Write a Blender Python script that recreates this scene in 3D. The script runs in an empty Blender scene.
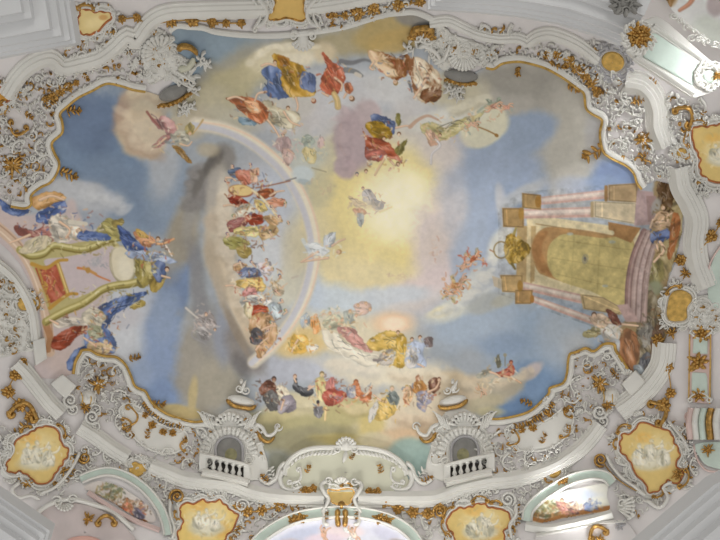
import bpy, math, random
import numpy as np

random.seed(7)
# ------------------------------------------------------------------ painter
# The pigment of the frescoes: a numpy canvas that is stored later as vertex
# colours on the painted plaster surfaces.
CX0, CY0, CX1, CY1, CS = -30.0, -30.0, 750.0, 570.0, 2.0
CW, CH = int((CX1 - CX0) * CS), int((CY1 - CY0) * CS)
canvas = np.zeros((CH, CW, 3), np.float32)
_gx = (CX0 + (np.arange(CW) + .5) / CS).astype(np.float32)
_gy = (CY0 + (np.arange(CH) + .5) / CS).astype(np.float32)


def _vnoise(h, w, cell, seed, ax=1.0, ay=1.0):
    rs = np.random.RandomState(seed)
    cx, cy = cell * ax, cell * ay
    g = rs.rand(int(h / cy) + 4, int(w / cx) + 4).astype(np.float32)
    yy = np.arange(h) / cy
    xx = np.arange(w) / cx
    y0 = yy.astype(int); x0 = xx.astype(int)
    fy = (yy - y0); fx = (xx - x0)
    fy = (fy * fy * (3 - 2 * fy))[:, None].astype(np.float32)
    fx = (fx * fx * (3 - 2 * fx))[None, :].astype(np.float32)
    a = g[np.ix_(y0, x0)]; b = g[np.ix_(y0, x0 + 1)]
    c = g[np.ix_(y0 + 1, x0)]; d = g[np.ix_(y0 + 1, x0 + 1)]
    return (a * (1 - fx) + b * fx) * (1 - fy) + (c * (1 - fx) + d * fx) * fy


def fbm(cell, seed, octs=4, ax=1., ay=1.):
    out = np.zeros((CH, CW), np.float32); amp, tot = 1., 0.
    for k in range(octs):
        out += amp * (_vnoise(CH, CW, max(2., cell * CS / 2 ** k), seed + 31 * k, ax, ay) - .5)
        tot += amp; amp *= .55
    return out / tot * 2


NZ_BIG = fbm(46, 5, 5)
NZ_MID = fbm(16, 91, 4)
NZ_FINE = fbm(4, 17, 3)


def sstep(a, b, x):
    t = np.clip((x - a) / (b - a), 0, 1)
    return t * t * (3 - 2 * t)


def c3(c):
    c = np.array(c, np.float32) / 255.
    g = c.mean()
    return g + (c - g) * (.70 if c[2] > c[0] else .88)      # lime-bound pigments: chalky blues


def cr(pts, step=1.5, closed=False):
    """points on a Catmull-Rom curve through pts"""
    p = np.array(pts, float)
    n = len(p)
    if n < 3 and not closed:
        L = np.linalg.norm(p[-1] - p[0]); k = max(2, int(L / step) + 1)
        t = np.linspace(0, 1, k)[:, None]
        return p[0] * (1 - t) + p[-1] * t
    out = []
    segs = n if closed else n - 1
    for i in range(segs):
        if closed:
            a, b, c, d = p[i - 1], p[i], p[(i + 1) % n], p[(i + 2) % n]
        else:
            b, c = p[i], p[i + 1]
            a = p[i - 1] if i else 2 * b - c
            d = p[i + 2] if i + 2 < n else 2 * c - b
        k = max(1, int(np.linalg.norm(c - b) / step + .5))
        t = (np.arange(k) / k)[:, None]
        out.append(.5 * (2 * b + (c - a) * t + (2 * a - 5 * b + 4 * c - d) * t ** 2 + (3 * b - a - 3 * c + d) * t ** 3))
    if not closed:
        out.append(p[-1:])
    return np.concatenate(out)


def _win(x0, y0, x1, y1):
    i0 = max(0, int((x0 - CX0) * CS)); i1 = min(CW, int((x1 - CX0) * CS) + 2)
    j0 = max(0, int((y0 - CY0) * CS)); j1 = min(CH, int((y1 - CY0) * CS) + 2)
    if i1 <= i0 or j1 <= j0:
        return None
    return slice(j0, j1), slice(i0, i1), _gx[None, i0:i1], _gy[j0:j1, None]


def _mix(js, is_, m, col):
    r = canvas[js, is_]
    m = m[..., None]
    canvas[js, is_] = r * (1 - m) + col * m


def ell(cx, cy, rx, ry, ang, col, soft=.6, a=1., nz=.35):
    """soft-edged cloud dab"""
    R = max(rx, ry) * 1.9
    w = _win(cx - R, cy - R, cx + R, cy + R)
    if w is None:
        return
    js, is_, X, Y = w
    t = math.radians(ang); c, s = math.cos(t), math.sin(t)
    u = ((X - cx) * c + (Y - cy) * s) / rx
    v = (-(X - cx) * s + (Y - cy) * c) / ry
    d = np.sqrt(u * u + v * v) + nz * (NZ_BIG[js, is_] * 1.0 + NZ_MID[js, is_] * .55)
    soft *= .62
    m = (1 - sstep(1 - soft, 1 + soft * .55, d)) * a
    _mix(js, is_, m, c3(col))


def _pdist(P, X, Y, closed=True):
    """inside flag and distance to the outline"""
    n = len(P)
    shape = np.broadcast(X, Y).shape
    ins = np.zeros(shape, bool); best = np.full(shape, 1e9, np.float32)
    for i in range(n if closed else n - 1):
        ax, ay = P[i]; bx, by = P[(i + 1) % n]
        dx, dy = bx - ax, by - ay
        L = dx * dx + dy * dy + 1e-9
        t = np.clip(((X - ax) * dx + (Y - ay) * dy) / L, 0, 1)
        best = np.minimum(best, (X - ax - t * dx) ** 2 + (Y - ay - t * dy) ** 2)
        if closed and dy != 0:
            ins ^= ((ay > Y) != (by > Y)) & (X < dx * (Y - ay) / dy + ax)
    return ins, np.sqrt(best)


def poly(pts, col, a=1., soft=.8, smooth=True, grow=0., nz=0.):
    P = cr(pts, 3., True) if smooth else np.array(pts, float)
    g = soft + abs(grow) + 2 + 6 * nz
    w = _win(P[:, 0].min() - g, P[:, 1].min() - g, P[:, 0].max() + g, P[:, 1].max() + g)
    if w is None:
        return
    js, is_, X, Y = w
    ins, d = _pdist(P, X, Y)
    sd = np.where(ins, -d, d) - grow + nz * 6 * NZ_MID[js, is_]
    m = (1 - sstep(-soft, soft, sd)) * a
    col = c3(col) if not callable(col) else col(X, Y)
    _mix(js, is_, m, col)


def stroke(pts, w0, col, w1=None, a=1., soft=.7, curve=True):
    P = cr(pts, 2.) if curve else np.array(pts, float)
    w1 = w0 if w1 is None else w1
    g = max(w0, w1) / 2 + soft + 1
    w = _win(P[:, 0].min() - g, P[:, 1].min() - g, P[:, 0].max() + g, P[:, 1].max() + g)
    if w is None:
        return
    js, is_, X, Y = w
    best = np.full(np.broadcast(X, Y).shape, 1e9, np.float32)
    n = len(P)
    for i in range(n - 1):
        ax, ay = P[i]; bx, by = P[i + 1]
        dx, dy = bx - ax, by - ay
        L = dx * dx + dy * dy + 1e-9
        t = np.clip(((X - ax) * dx + (Y - ay) * dy) / L, 0, 1)
        wd = w0 + (w1 - w0) * (i + t) / (n - 1)
        best = np.minimum(best, np.hypot(X - ax - t * dx, Y - ay - t * dy) - wd / 2)
    _mix(js, is_, (1 - sstep(-soft, soft, best)) * a, c3(col))


_LAT = np.random.RandomState(77).rand(256, 256).astype(np.float32)


def lattice(x, y):
    x0 = np.floor(x).astype(int); y0 = np.floor(y).astype(int)
    fx = x - x0; fy = y - y0
    fx = fx * fx * (3 - 2 * fx); fy = fy * fy * (3 - 2 * fy)
    g = lambda i, j: _LAT[j & 255, i & 255]
    return (g(x0, y0) * (1 - fx) + g(x0 + 1, y0) * fx) * (1 - fy) + (g(x0, y0 + 1) * (1 - fx) + g(x0 + 1, y0 + 1) * fx) * fy


def robe(pts, col, ang=None, amp=.42, freq=4.2, seed=0, dark=None, light=None):
    """a painted garment: outline with folds of lighter and darker pigment along its length"""
    P = cr(pts, 2.5, True)
    w = _win(P[:, 0].min() - 3, P[:, 1].min() - 3, P[:, 0].max() + 3, P[:, 1].max() + 3)
    if w is None:
        return
    js, is_, X, Y = w
    ins, d = _pdist(P, X, Y)
    sd = np.where(ins, -d, d)
    sd = sd + 1.5 * NZ_FINE[js, is_] + 1.6 * NZ_MID[js, is_]
    m = 1 - sstep(-.6, .7, sd)
    c = P.mean(0)
    if ang is None:
        q = P - c
        ew, ev = np.linalg.eigh(q.T @ q)
        ang = math.degrees(math.atan2(ev[1, 1], ev[0, 1]))
    t = math.radians(ang); cc, ss = math.cos(t), math.sin(t)
    u = (X - c[0]) * cc + (Y - c[1]) * ss
    v = -(X - c[0]) * ss + (Y - c[1]) * cc
    rs = np.random.RandomState(seed + int(abs(c[0] * 7 + c[1] * 13)))
    f = np.zeros(v.shape, np.float32)
    for k, (lu, lv, am) in enumerate(((3.6, 1.25, 1.), (1.9, .62, .55))):
        sl = rs.uniform(-.3, .3)
        f += am * 2.6 * (lattice(u / (freq * lu) + 50 * k, (v + sl * u + .012 * u * u) / (freq * lv) + rs.randint(100)) - .5)
    f = f + .35 * NZ_MID[js, is_] + .5 * NZ_FINE[js, is_] - .0 
    base = c3(col)
    dk = base * .6 + .05 if dark is None else c3(dark)
    lt = np.clip(base * .82 + .26, 0, 1) if light is None else c3(light)
    f = np.clip(f * amp * 1.7, -1, 1)[..., None]
    rgb = np.where(f < 0, base * (1 + f) + dk * (-f), base * (1 - f) + lt * f)
    edge = (sstep(-1.3, 0, sd) * .3)[..., None]
    rgb = rgb * (1 - edge) + dk * edge
    _mix(js, is_, m, rgb)
    # crisp crests and hollows of the folds
    size = math.sqrt(max(1., (P[:, 0].max() - P[:, 0].min()) * (P[:, 1].max() - P[:, 1].min())))
    for k in range(int(3 + size / 3.2)):
        q = P[rs.randint(len(P))] * rs.uniform(.35, .9); q = q + c * (1 - rs.uniform(.35, .9)) * 0 + (c * 0)
        q = c + (P[rs.randint(len(P))] - c) * rs.uniform(.1, .85)
        ln = size * rs.uniform(.16, .42); a2 = t + rs.uniform(-.5, .5); b2 = rs.uniform(-.25, .25)
        pts2 = [(q[0] - math.cos(a2) * ln / 2, q[1] - math.sin(a2) * ln / 2), (q[0] + b2 * ln * math.sin(a2), q[1] - b2 * ln * math.cos(a2)), (q[0] + math.cos(a2) * ln / 2, q[1] + math.sin(a2) * ln / 2)]
        cc2 = (np.clip(base * .7 + .34, 0, 1) if k % 2 else base * .5 + .03) * 255
        stroke(pts2, rs.uniform(.5, 1.3), tuple(cc2), .4, rs.uniform(.35, .75), .5)


SKIN = (206, 174, 146)


def head(x, y, r=2.6, hair=(120, 85, 55), skin=SKIN, ang=-90):
    r *= .88
    t = math.radians(ang)
    ell(x + math.cos(t) * r * .45, y + math.sin(t) * r * .45, r * 1.1, r * 1.0, ang, hair, .35, .9, 0)
    ell(x, y, r * .85, r * .78, ang, skin, .3, 1, 0)
    ell(x - math.cos(t) * r * .45 + r * .2, y - math.sin(t) * r * .45 + r * .15, r * .45, r * .35, ang, tuple(int(k * .82) for k in skin), .8, .55, 0)


def bustle(cx, cy, rx, ry, n, seed, pal=None, a=.8):
    """small busy brushwork between the figures of a group"""
    rs = np.random.RandomState(seed)
    pal = pal or ((206, 168, 135), (222, 210, 188), (150, 96, 64), (120, 86, 66), (190, 150, 90), (110, 120, 150), (180, 100, 74), (214, 190, 150))
    for k in range(n):
        r = math.sqrt(rs.rand()); a0 = rs.rand() * 6.28
        x, y = cx + rx * r * math.cos(a0), cy + ry * r * math.sin(a0)
        t = rs.rand() * 6.28; L = rs.uniform(1.5, 5)
        stroke([(x, y), (x + L * .5 * math.cos(t) + rs.uniform(-1, 1), y + L * .5 * math.sin(t) + rs.uniform(-1, 1)), (x + L * math.cos(t), y + L * math.sin(t))], rs.uniform(.8, 2.4), pal[rs.randint(len(pal))], rs.uniform(.5, 1.4), rs.uniform(.45, 1) * a, .6)


def limb(pts, w=2.6, col=SKIN, w1=None):
    w *= .85
    stroke(pts, w + .7, tuple(int(k * .7) for k in col), (w1 or w * .7) + .5, .55, .6)
    stroke(pts, w, col, w1 or w * .7, 1, .6)
    p = np.array(pts, float) + (-.4, -.5)
    stroke(p, w * .4, tuple(min(255, int(k * 1.15)) for k in col), w * .25, .7, .5)


def putto(x, y, s=1., ang=0, wing=(190, 190, 185), robec=None, skin=(208, 165, 135)):
    """small winged child: trunk, bent limbs, head, two wings"""
    t = math.radians(ang); c, sn = math.cos(t), math.sin(t)
    q = lambda u, v: (x + (u * c - v * sn) * s, y + (u * sn + v * c) * s)
    if wing is not None:
        robe([q(-1, -2), q(-6, -8), q(-9, -7), q(-4, 0)], wing, amp=.3, freq=2.)
        robe([q(1, -2), q(5, -9), q(8, -9), q(4, 0)], wing, amp=.3, freq=2.)
    limb([q(-3, 1), q(-7, 3), q(-10, 1)], 2.2 * s, skin)
    limb([q(-3, 2), q(-6, 6), q(-10, 6)], 2.2 * s, skin)
    robe([q(-4, -1), q(2, -3), q(4, 0), q(2, 3), q(-4, 3)], robec or skin, amp=.3)
    limb([q(2, -1), q(6, -4), q(9, -3)], 1.7 * s, skin)
    limb([q(2, 2), q(6, 4), q(8, 7)], 1.7 * s, skin)
    head(*q(5.2, 0), 2. * s, skin=skin, ang=ang)


def saint(x, y, h, lean=0, robe_c=(165, 75, 60), cloak=(90, 110, 160), seed=0, skin=SKIN, seated=True):
    """a robed seated figure of height h (px), head up"""
    t = math.radians(lean); c, sn = math.cos(t), math.sin(t); s = h / 30.
    q = lambda u, v: (x + (u * c - v * sn) * s, y + (u * sn + v * c) * s)
    rs = np.random.RandomState(seed)
    k = 1 if rs.rand() > .5 else -1
    robe([q(-5, -8), q(3, -9), q(7, -2), q(10 * k, 8), q(6 * k, 14), q(-6 * k, 14), q(-8, 4)], robe_c, lean + 70, seed=seed)
    robe([q(-7 * k, -7), q(-2 * k, -5), q(2 * k, 4), q(9 * k, 9), q(-3 * k, 12), q(-10 * k, 5)], cloak, lean + 40, seed=seed + 1)
    limb([q(4 * k, -6), q(9 * k, -4), q(12 * k, -9)], 2.6 * s, skin)
    limb([q(-4 * k, -5), q(-8 * k, 0), q(-4 * k, 2)], 2.6 * s, skin)
    limb([q(3 * k, 12), q(5 * k, 16)], 2.4 * s, skin)
    head(*q(0, -12.5), 3. * s, skin=skin, ang=lean - 90)
# ------------------------------------------------------------------ the great vault painting
def paint_vault():
    canvas[:] = c3((150, 158, 168))
    E = ell
    # --- sky and clouds, left
    E(100, 150, 80, 75, 0, (104, 128, 160), .5); E(85, 120, 45, 35, 0, (92, 113, 148), .7, .8); E(118, 185, 50, 26, 10, (112, 134, 164), .7, .8)
    E(90, 215, 60, 30, 20, (150, 158, 172), .8, .9); E(72, 193, 26, 14, 20, (180, 182, 186), .8, .9); E(105, 205, 30, 14, 25, (168, 172, 180), .8, .8)
    E(145, 215, 36, 22, 0, (112, 134, 164), .8, .9); E(170, 190, 26, 40, 0, (130, 148, 172), .8, .9)
    E(165, 165, 16, 34, 8, (172, 176, 182), .9, .8); E(155, 150, 20, 16, 0, (170, 172, 178), .9, .7)
    E(130, 110, 17, 28, 20, (165, 138, 118), .5, .9); E(142, 128, 26, 30, 10, (190, 172, 146), .35, 1, .25); E(146, 134, 20, 20, 0, (198, 183, 160), .7, .8)
    E(150, 100, 28, 16, 0, (176, 164, 142), .7, .9)
    # --- top left
    E(215, 45, 55, 26, 0, (122, 142, 158), .5); E(190, 65, 22, 26, 0, (120, 142, 162), .6)
    E(212, 82, 34, 14, -35, (140, 136, 126), .7, .95); E(245, 62, 40, 20, -25, (150, 146, 132), .7, .95)
    E(232, 88, 50, 22, -38, (172, 163, 128), .7, .95); E(262, 66, 30, 16, -30, (182, 172, 138), .8, .9)
    E(200, 105, 34, 18, -20, (176, 168, 142), .7, .95); E(225, 120, 40, 16, 5, (178, 172, 152), .8, .9); E(190, 122, 20, 18, 0, (180, 170, 148), .8)
    # --- top
    E(300, 46, 30, 10, 0, (150, 142, 118), .7, .9); E(350, 42, 50, 18, -8, (160, 148, 116), .6, .95); E(325, 50, 16, 10, 0, (150, 142, 122), .8, .8)
    E(382, 32, 38, 16, -22, (172, 150, 98), .6, .95); E(395, 42, 30, 12, -10, (184, 156, 96), .7, .9); E(412, 18, 20, 8, 10, (140, 136, 130), .8, .9)
    E(290, 56, 40, 15, 0, (214, 204, 180), .6, .95); E(262, 60, 12, 18, 30, (200, 190, 160), .8, .9); E(325, 52, 16, 12, 0, (205, 188, 156), .7, .8)
    E(345, 95, 70, 32, 0, (186, 187, 192), .7, .95); E(300, 120, 40, 22, 0, (186, 184, 186), .8, .9); E(400, 92, 40, 22, 20, (192, 193, 194), .8, .9)
    E(290, 105, 28, 16, 0, (192, 188, 176), .8, .7)
    # --- the glory of light
    E(385, 215, 150, 120, 0, (196, 190, 188), .7, .85, .2); E(402, 232, 108, 96, 0, (208, 198, 196), .7, .9, .1)
    E(374, 216, 92, 86, 0, (216, 204, 164), .8, .95, .08); E(378, 216, 78, 74, 0, (221, 202, 136), .6, .95, .06); E(340, 240, 44, 44, 0, (218, 200, 142), .9, .8, .15); E(345, 262, 50, 30, 0, (216, 200, 148), .9, .8, .15)
    E(360, 275, 66, 20, 5, (214, 200, 158), .9, .8); E(310, 225, 26, 40, 0, (206, 194, 156), .9, .8)
    E(396, 205, 60, 57, 0, (226, 210, 146), .5, .8, .04); E(398, 205, 46, 43, 0, (233, 222, 174), .5, .9, .03); E(399, 205, 36, 34, 0, (240, 233, 202), .9, .95, .03)
    E(440, 240, 30, 60, 14, (210, 196, 198), .8, .85); E(425, 285, 50, 16, -16, (208, 192, 192), .8, .8); E(452, 190, 20, 40, 0, (206, 198, 198), .8, .7)
    E(340, 155, 28, 20, 0, (196, 188, 160), .8, .8); E(300, 160, 26, 30, 0, (180, 184, 176), .8, .8); E(318, 190, 18, 24, 20, (192, 184, 150), .8, .8)
    # --- mauve cloud
    E(356, 138, 20, 32, 8, (174, 156, 160), .4, 1, .25); E(370, 112, 14, 14, 0, (180, 164, 166), .5, .95); E(346, 168, 12, 12, 0, (176, 156, 160), .5, .95)
    stroke([(341, 125), (340, 145), (345, 155)], 2.5, (205, 165, 140), 1.5, .5, 1.5)
    # --- right
    E(540, 100, 70, 55, 0, (164, 160, 152), .6); E(515, 82, 40, 14, 10, (146, 142, 134), .7, .9); E(560, 95, 26, 24, 40, (152, 148, 140), .8, .8)
    E(570, 150, 32, 60, 0, (174, 170, 160), .7, .95); E(596, 140, 14, 34, 0, (160, 158, 158), .8, .8)
    E(500, 180, 48, 40, 0, (140, 158, 188), .5); E(520, 135, 40, 22, -12, (136, 155, 184), .5); E(485, 220, 20, 50, 8, (146, 164, 194), .6); E(462, 142, 18, 10, 40, (142, 160, 190), .6, .9)
    E(515, 200, 20, 18, 0, (128, 150, 186), .8, .7)
    E(470, 250, 18, 60, 10, (158, 174, 200), .7, .9); E(455, 200, 16, 36, 0, (190, 188, 196), .9, .7)
    E(502, 206, 6, 22, -6, (192, 188, 188), .8, .8); E(498, 196, 4, 14, 0, (196, 192, 188), .8, .6)
    E(520, 195, 8, 30, 60, (178, 178, 176), .8, .8); E(480, 170, 44, 60, 0, (150, 166, 192), .9, .3)
    E(615, 178, 28, 22, 10, (112, 134, 178), .5); E(600, 188, 34, 14, 0, (124, 146, 184), .6, .9); E(572, 185, 20, 12, 0, (160, 168, 184), .8, .8)
    E(484, 127, 27, 19, -30, (204, 199, 174), .25, .95, .12); E(448, 118, 40, 12, -12, (206, 204, 196), .7, .9); E(455, 90, 34, 22, 10, (190, 182, 156), .8, .9)
    E(440, 150, 24, 22, 0, (198, 188, 182), .8, .8)
    # --- lower right sky
    E(540, 345, 70, 46, 0, (138, 160, 186), .6); E(470, 320, 50, 34, -10, (156, 174, 196), .7); E(530, 390, 44, 28, -20, (104, 136, 178), .6, .95); E(508, 408, 26, 12, -8, (92, 126, 172), .6, .95)
    E(500, 345, 30, 14, 0, (128, 152, 186), .8, .7); E(570, 330, 26, 20, 0, (150, 164, 178), .8, .8); E(575, 350, 16, 20, 0, (168, 172, 176), .9, .9); E(556, 340, 20, 40, -10, (160, 170, 182), .9, .5)
    E(450, 310, 30, 12, -20, (202, 202, 192), .6, .95); E(478, 285, 30, 14, -42, (200, 202, 200), .6, .95); E(500, 246, 22, 12, -60, (204, 204, 198), .6, .95)
    E(440, 312, 16, 7, -15, (216, 208, 178), .6, .95); E(484, 304, 24, 10, -20, (170, 174, 172), .7, .9); E(492, 272, 10, 18, 35, (164, 172, 186), .7, .8); E(510, 260, 14, 18, 0, (172, 182, 196), .8, .8)
    E(505, 300, 14, 6, -20, (176, 174, 160), .8, .8)
    # --- lower centre
    E(330, 300, 60, 20, 8, (184, 196, 206), .7, .95); E(395, 295, 50, 12, -4, (190, 198, 208), .8, .9); E(310, 295, 20, 26, 0, (176, 188, 204), .8, .8)
    E(270, 200, 34, 40, 0, (178, 186, 202), .8, .9); E(265, 260, 24, 34, 0, (196, 200, 206), .8, .9); E(295, 260, 14, 40, 0, (196, 188, 164), .9, .7); E(285, 290, 16, 20, 0, (200, 196, 178), .9, .8)
    E(350, 335, 74, 26, 4, (208, 196, 168), .7, .95); E(300, 345, 30, 18, -10, (212, 184, 124), .8, .9)
    E(310, 370, 56, 14, 0, (172, 176, 190), .7, .95); E(272, 372, 24, 18, 20, (164, 168, 182), .7, .95); E(390, 372, 70, 20, 4, (210, 200, 178), .6, .95); E(350, 365, 40, 10, 10, (200, 196, 184), .8, .8)
    E(330, 425, 90, 32, 0, (166, 158, 116), .6); E(415, 415, 70, 34, 0, (202, 188, 164), .6); E(300, 404, 40, 14, -6, (196, 184, 150), .7, .9); E(345, 412, 26, 16, -10, (176, 166, 118), .6, .9)
    E(372, 425, 14, 20, 20, (196, 176, 108), .8, .8); E(300, 438, 44, 14, -8, (142, 136, 108), .7, .9); E(262, 425, 20, 14, 0, (150, 144, 112), .8, .9); E(278, 415, 22, 8, -14, (186, 174, 128), .8, .8); E(345, 440, 40, 7, 4, (178, 160, 96), .8, .7)
    E(430, 430, 44, 14, -6, (200, 178, 150), .7, .9); E(400, 436, 30, 8, -8, (196, 164, 128), .8, .7); E(372, 440, 20, 8, 0, (196, 186, 156), .8, .8); E(412, 456, 24, 20, 0, (136, 164, 154), .4, .95, .15); E(424, 470, 16, 20, 0, (132, 160, 152), .6)
    E(278, 466, 14, 18, 0, (120, 120, 104), .7, .9)
    E(478, 390, 40, 18, 0, (190, 172, 146), .6, .95); E(450, 382, 24, 14, 0, (198, 180, 150), .7, .95); E(505, 389, 20, 9, -24, (164, 156, 138), .6, .95); E(500, 384, 12, 7, -20, (196, 186, 166), .8, .9); E(532, 371, 14, 7, -35, (186, 172, 168), .7, .9); E(482, 404, 26, 9, -14, (176, 166, 138), .7, .9); E(490, 412, 16, 6, 0, (190, 180, 140), .8, .8)
    # --- lower left and the dark column of cloud
    E(160, 360, 36, 60, 0, (124, 146, 186), .6); E(125, 345, 26, 26, 0, (172, 180, 192), .8, .95); E(120, 310, 24, 20, 0, (180, 182, 190), .8, .95); E(142, 300, 14, 26, 20, (168, 176, 192), .8, .9)
    E(160, 395, 22, 18, 10, (112, 138, 184), .7, .9); E(140, 375, 16, 18, 0, (136, 156, 190), .8, .8)
    E(178, 290, 14, 60, 10, (106, 130, 172), .7, .95); E(166, 320, 16, 30, 8, (132, 152, 186), .8, .9)
    E(205, 360, 34, 62, 0, (152, 146, 136), .5); E(214, 385, 28, 34, 0, (158, 151, 136), .7, .9); E(180, 412, 26, 8, 10, (182, 162, 110), .6, .95); E(193, 395, 5, 22, 6, (186, 168, 122), .8, .9); E(222, 335, 14, 34, -6, (136, 142, 160), .8, .9); E(205, 318, 14, 26, 0, (138, 138, 140), .8, .8)
    E(245, 350, 18, 34, -28, (132, 126, 122), .7, .95); E(240, 366, 10, 16, -20, (108, 104, 104), .8, .8); E(232, 390, 16, 24, 0, (156, 150, 136), .8, .8)
    E(183, 235, 16, 42, 12, (154, 144, 126), .7, .9); E(200, 300, 10, 60, -8, (130, 130, 134), .8, .9); E(192, 205, 8, 34, 10, (148, 146, 144), .9, .8)
    E(205, 186, 20, 26, 14, (128, 124, 122), .6, .95); E(222, 158, 15, 15, 0, (134, 130, 126), .5, .95); E(212, 164, 7, 18, 35, (100, 96, 92), .7, .95); E(198, 182, 6, 16, 14, (112, 108, 104), .7, .95); E(208, 150, 12, 8, 0, (176, 164, 140), .8, .8)
    E(220, 230, 16, 60, 0, (190, 178, 158), .6, .95); E(216, 190, 12, 24, 4, (168, 162, 154), .7, .9); E(224, 215, 9, 40, -2, (214, 204, 186), .7, .9); E(232, 290, 10, 46, -16, (200, 184, 160), .7, .95); E(218, 280, 7, 44, -14, (176, 160, 138), .8, .8)
    E(248, 325, 11, 30, -24, (196, 178, 152), .7, .9); E(236, 330, 5, 34, -26, (142, 128, 112), .8, .8); E(212, 222, 10, 10, 0, (186, 170, 150), .8, .8)
    E(120, 325, 26, 44, 8, (190, 192, 198), .8, .85, .2); E(108, 372, 14, 10, 0, (176, 184, 194), .8, .7); E(92, 196, 34, 12, 14, (182, 184, 190), .8, .7); E(138, 262, 20, 12, 30, (160, 164, 172), .8, .6)
    def billow(pts, r, lt, dk, seed):
        rs = np.random.RandomState(seed)
        P = cr(pts, r * .8)
        for x, y in P: E(x + rs.uniform(-2, 2), y + r * .4, r * rs.uniform(.9, 1.5), r * .75, rs.uniform(-20, 20), dk, .9, .4, .5)
        for x, y in P: E(x + rs.uniform(-3, 3), y + rs.uniform(-3, 2), r * rs.uniform(.6, 1.5), r * rs.uniform(.4, .8), rs.uniform(-40, 40), lt, .8, .5, .5)
    billow([(442, 388), (456, 382), (470, 386), (486, 380), (500, 384), (516, 378), (530, 370)], 7, (206, 190, 164), (164, 152, 132), 1)
    billow([(392, 372), (410, 376), (430, 372), (444, 380)], 8, (218, 206, 184), (190, 172, 146), 2); billow([(330, 362), (352, 366), (376, 372)], 8, (216, 206, 188), (192, 184, 170), 3)
    billow([(396, 414), (412, 420), (430, 418), (442, 410)], 8, (212, 194, 168), (180, 156, 130), 4); billow([(280, 402), (296, 404), (312, 406)], 7, (204, 194, 164), (166, 156, 124), 5); billow([(340, 404), (352, 410), (366, 408)], 7, (204, 188, 146), (164, 150, 104), 6)
    billow([(438, 312), (452, 306), (466, 298), (478, 286), (490, 270), (500, 250), (506, 236)], 6, (214, 212, 204), (174, 178, 182), 7); billow([(128, 94), (140, 90), (154, 94), (162, 106)], 9, (204, 190, 164), (176, 156, 132), 8); billow([(124, 112), (128, 130), (138, 146), (152, 150)], 8, (206, 190, 166), (172, 144, 122), 9)
    billow([(252, 62), (262, 52), (280, 47), (300, 46), (318, 48)], 7, (222, 214, 192), (196, 184, 154), 10); billow([(222, 196), (222, 220), (226, 246), (232, 270), (238, 292), (246, 318)], 7, (212, 200, 182), (172, 156, 134), 11); billow([(196, 168), (190, 186), (188, 206)], 6, (140, 136, 134), (110, 108, 106), 12)
    billow([(84, 196), (104, 200), (124, 208)], 7, (190, 192, 196), (164, 168, 176), 13); billow([(346, 108), (342, 126), (344, 146), (344, 164)], 7, (186, 168, 170), (160, 140, 146), 14); billow([(452, 112), (470, 104), (486, 98)], 6, (208, 202, 182), (180, 172, 148), 15)
    # broad brush variation
    canvas[:] = np.clip(canvas * (1 + .05 * NZ_BIG + .04 * NZ_MID + .025 * NZ_FINE)[..., None], 0, 1)
    # --- the pale painted arc
    arc = [(196, 124), (220, 128), (243, 137), (264, 151), (284, 170), (299, 193), (309, 218), (314, 245), (312, 270), (304, 298), (290, 324), (272, 346), (254, 362)]
    A = np.array(arc, float)
    stroke(A, 14, (206, 196, 178), 13, .85, 2)
    stroke(A + (1.8, -1), 7, (222, 212, 190), 6, .8, 1.5)
    stroke(A + (-2.6, 1.2), 6, (184, 184, 198), 6, .85, 1.4)
    stroke(A + (5.5, -1.6), 2, (220, 186, 160), 2, .6, 1)
    paint_figures(); paint_throne(); paint_portal()


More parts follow.
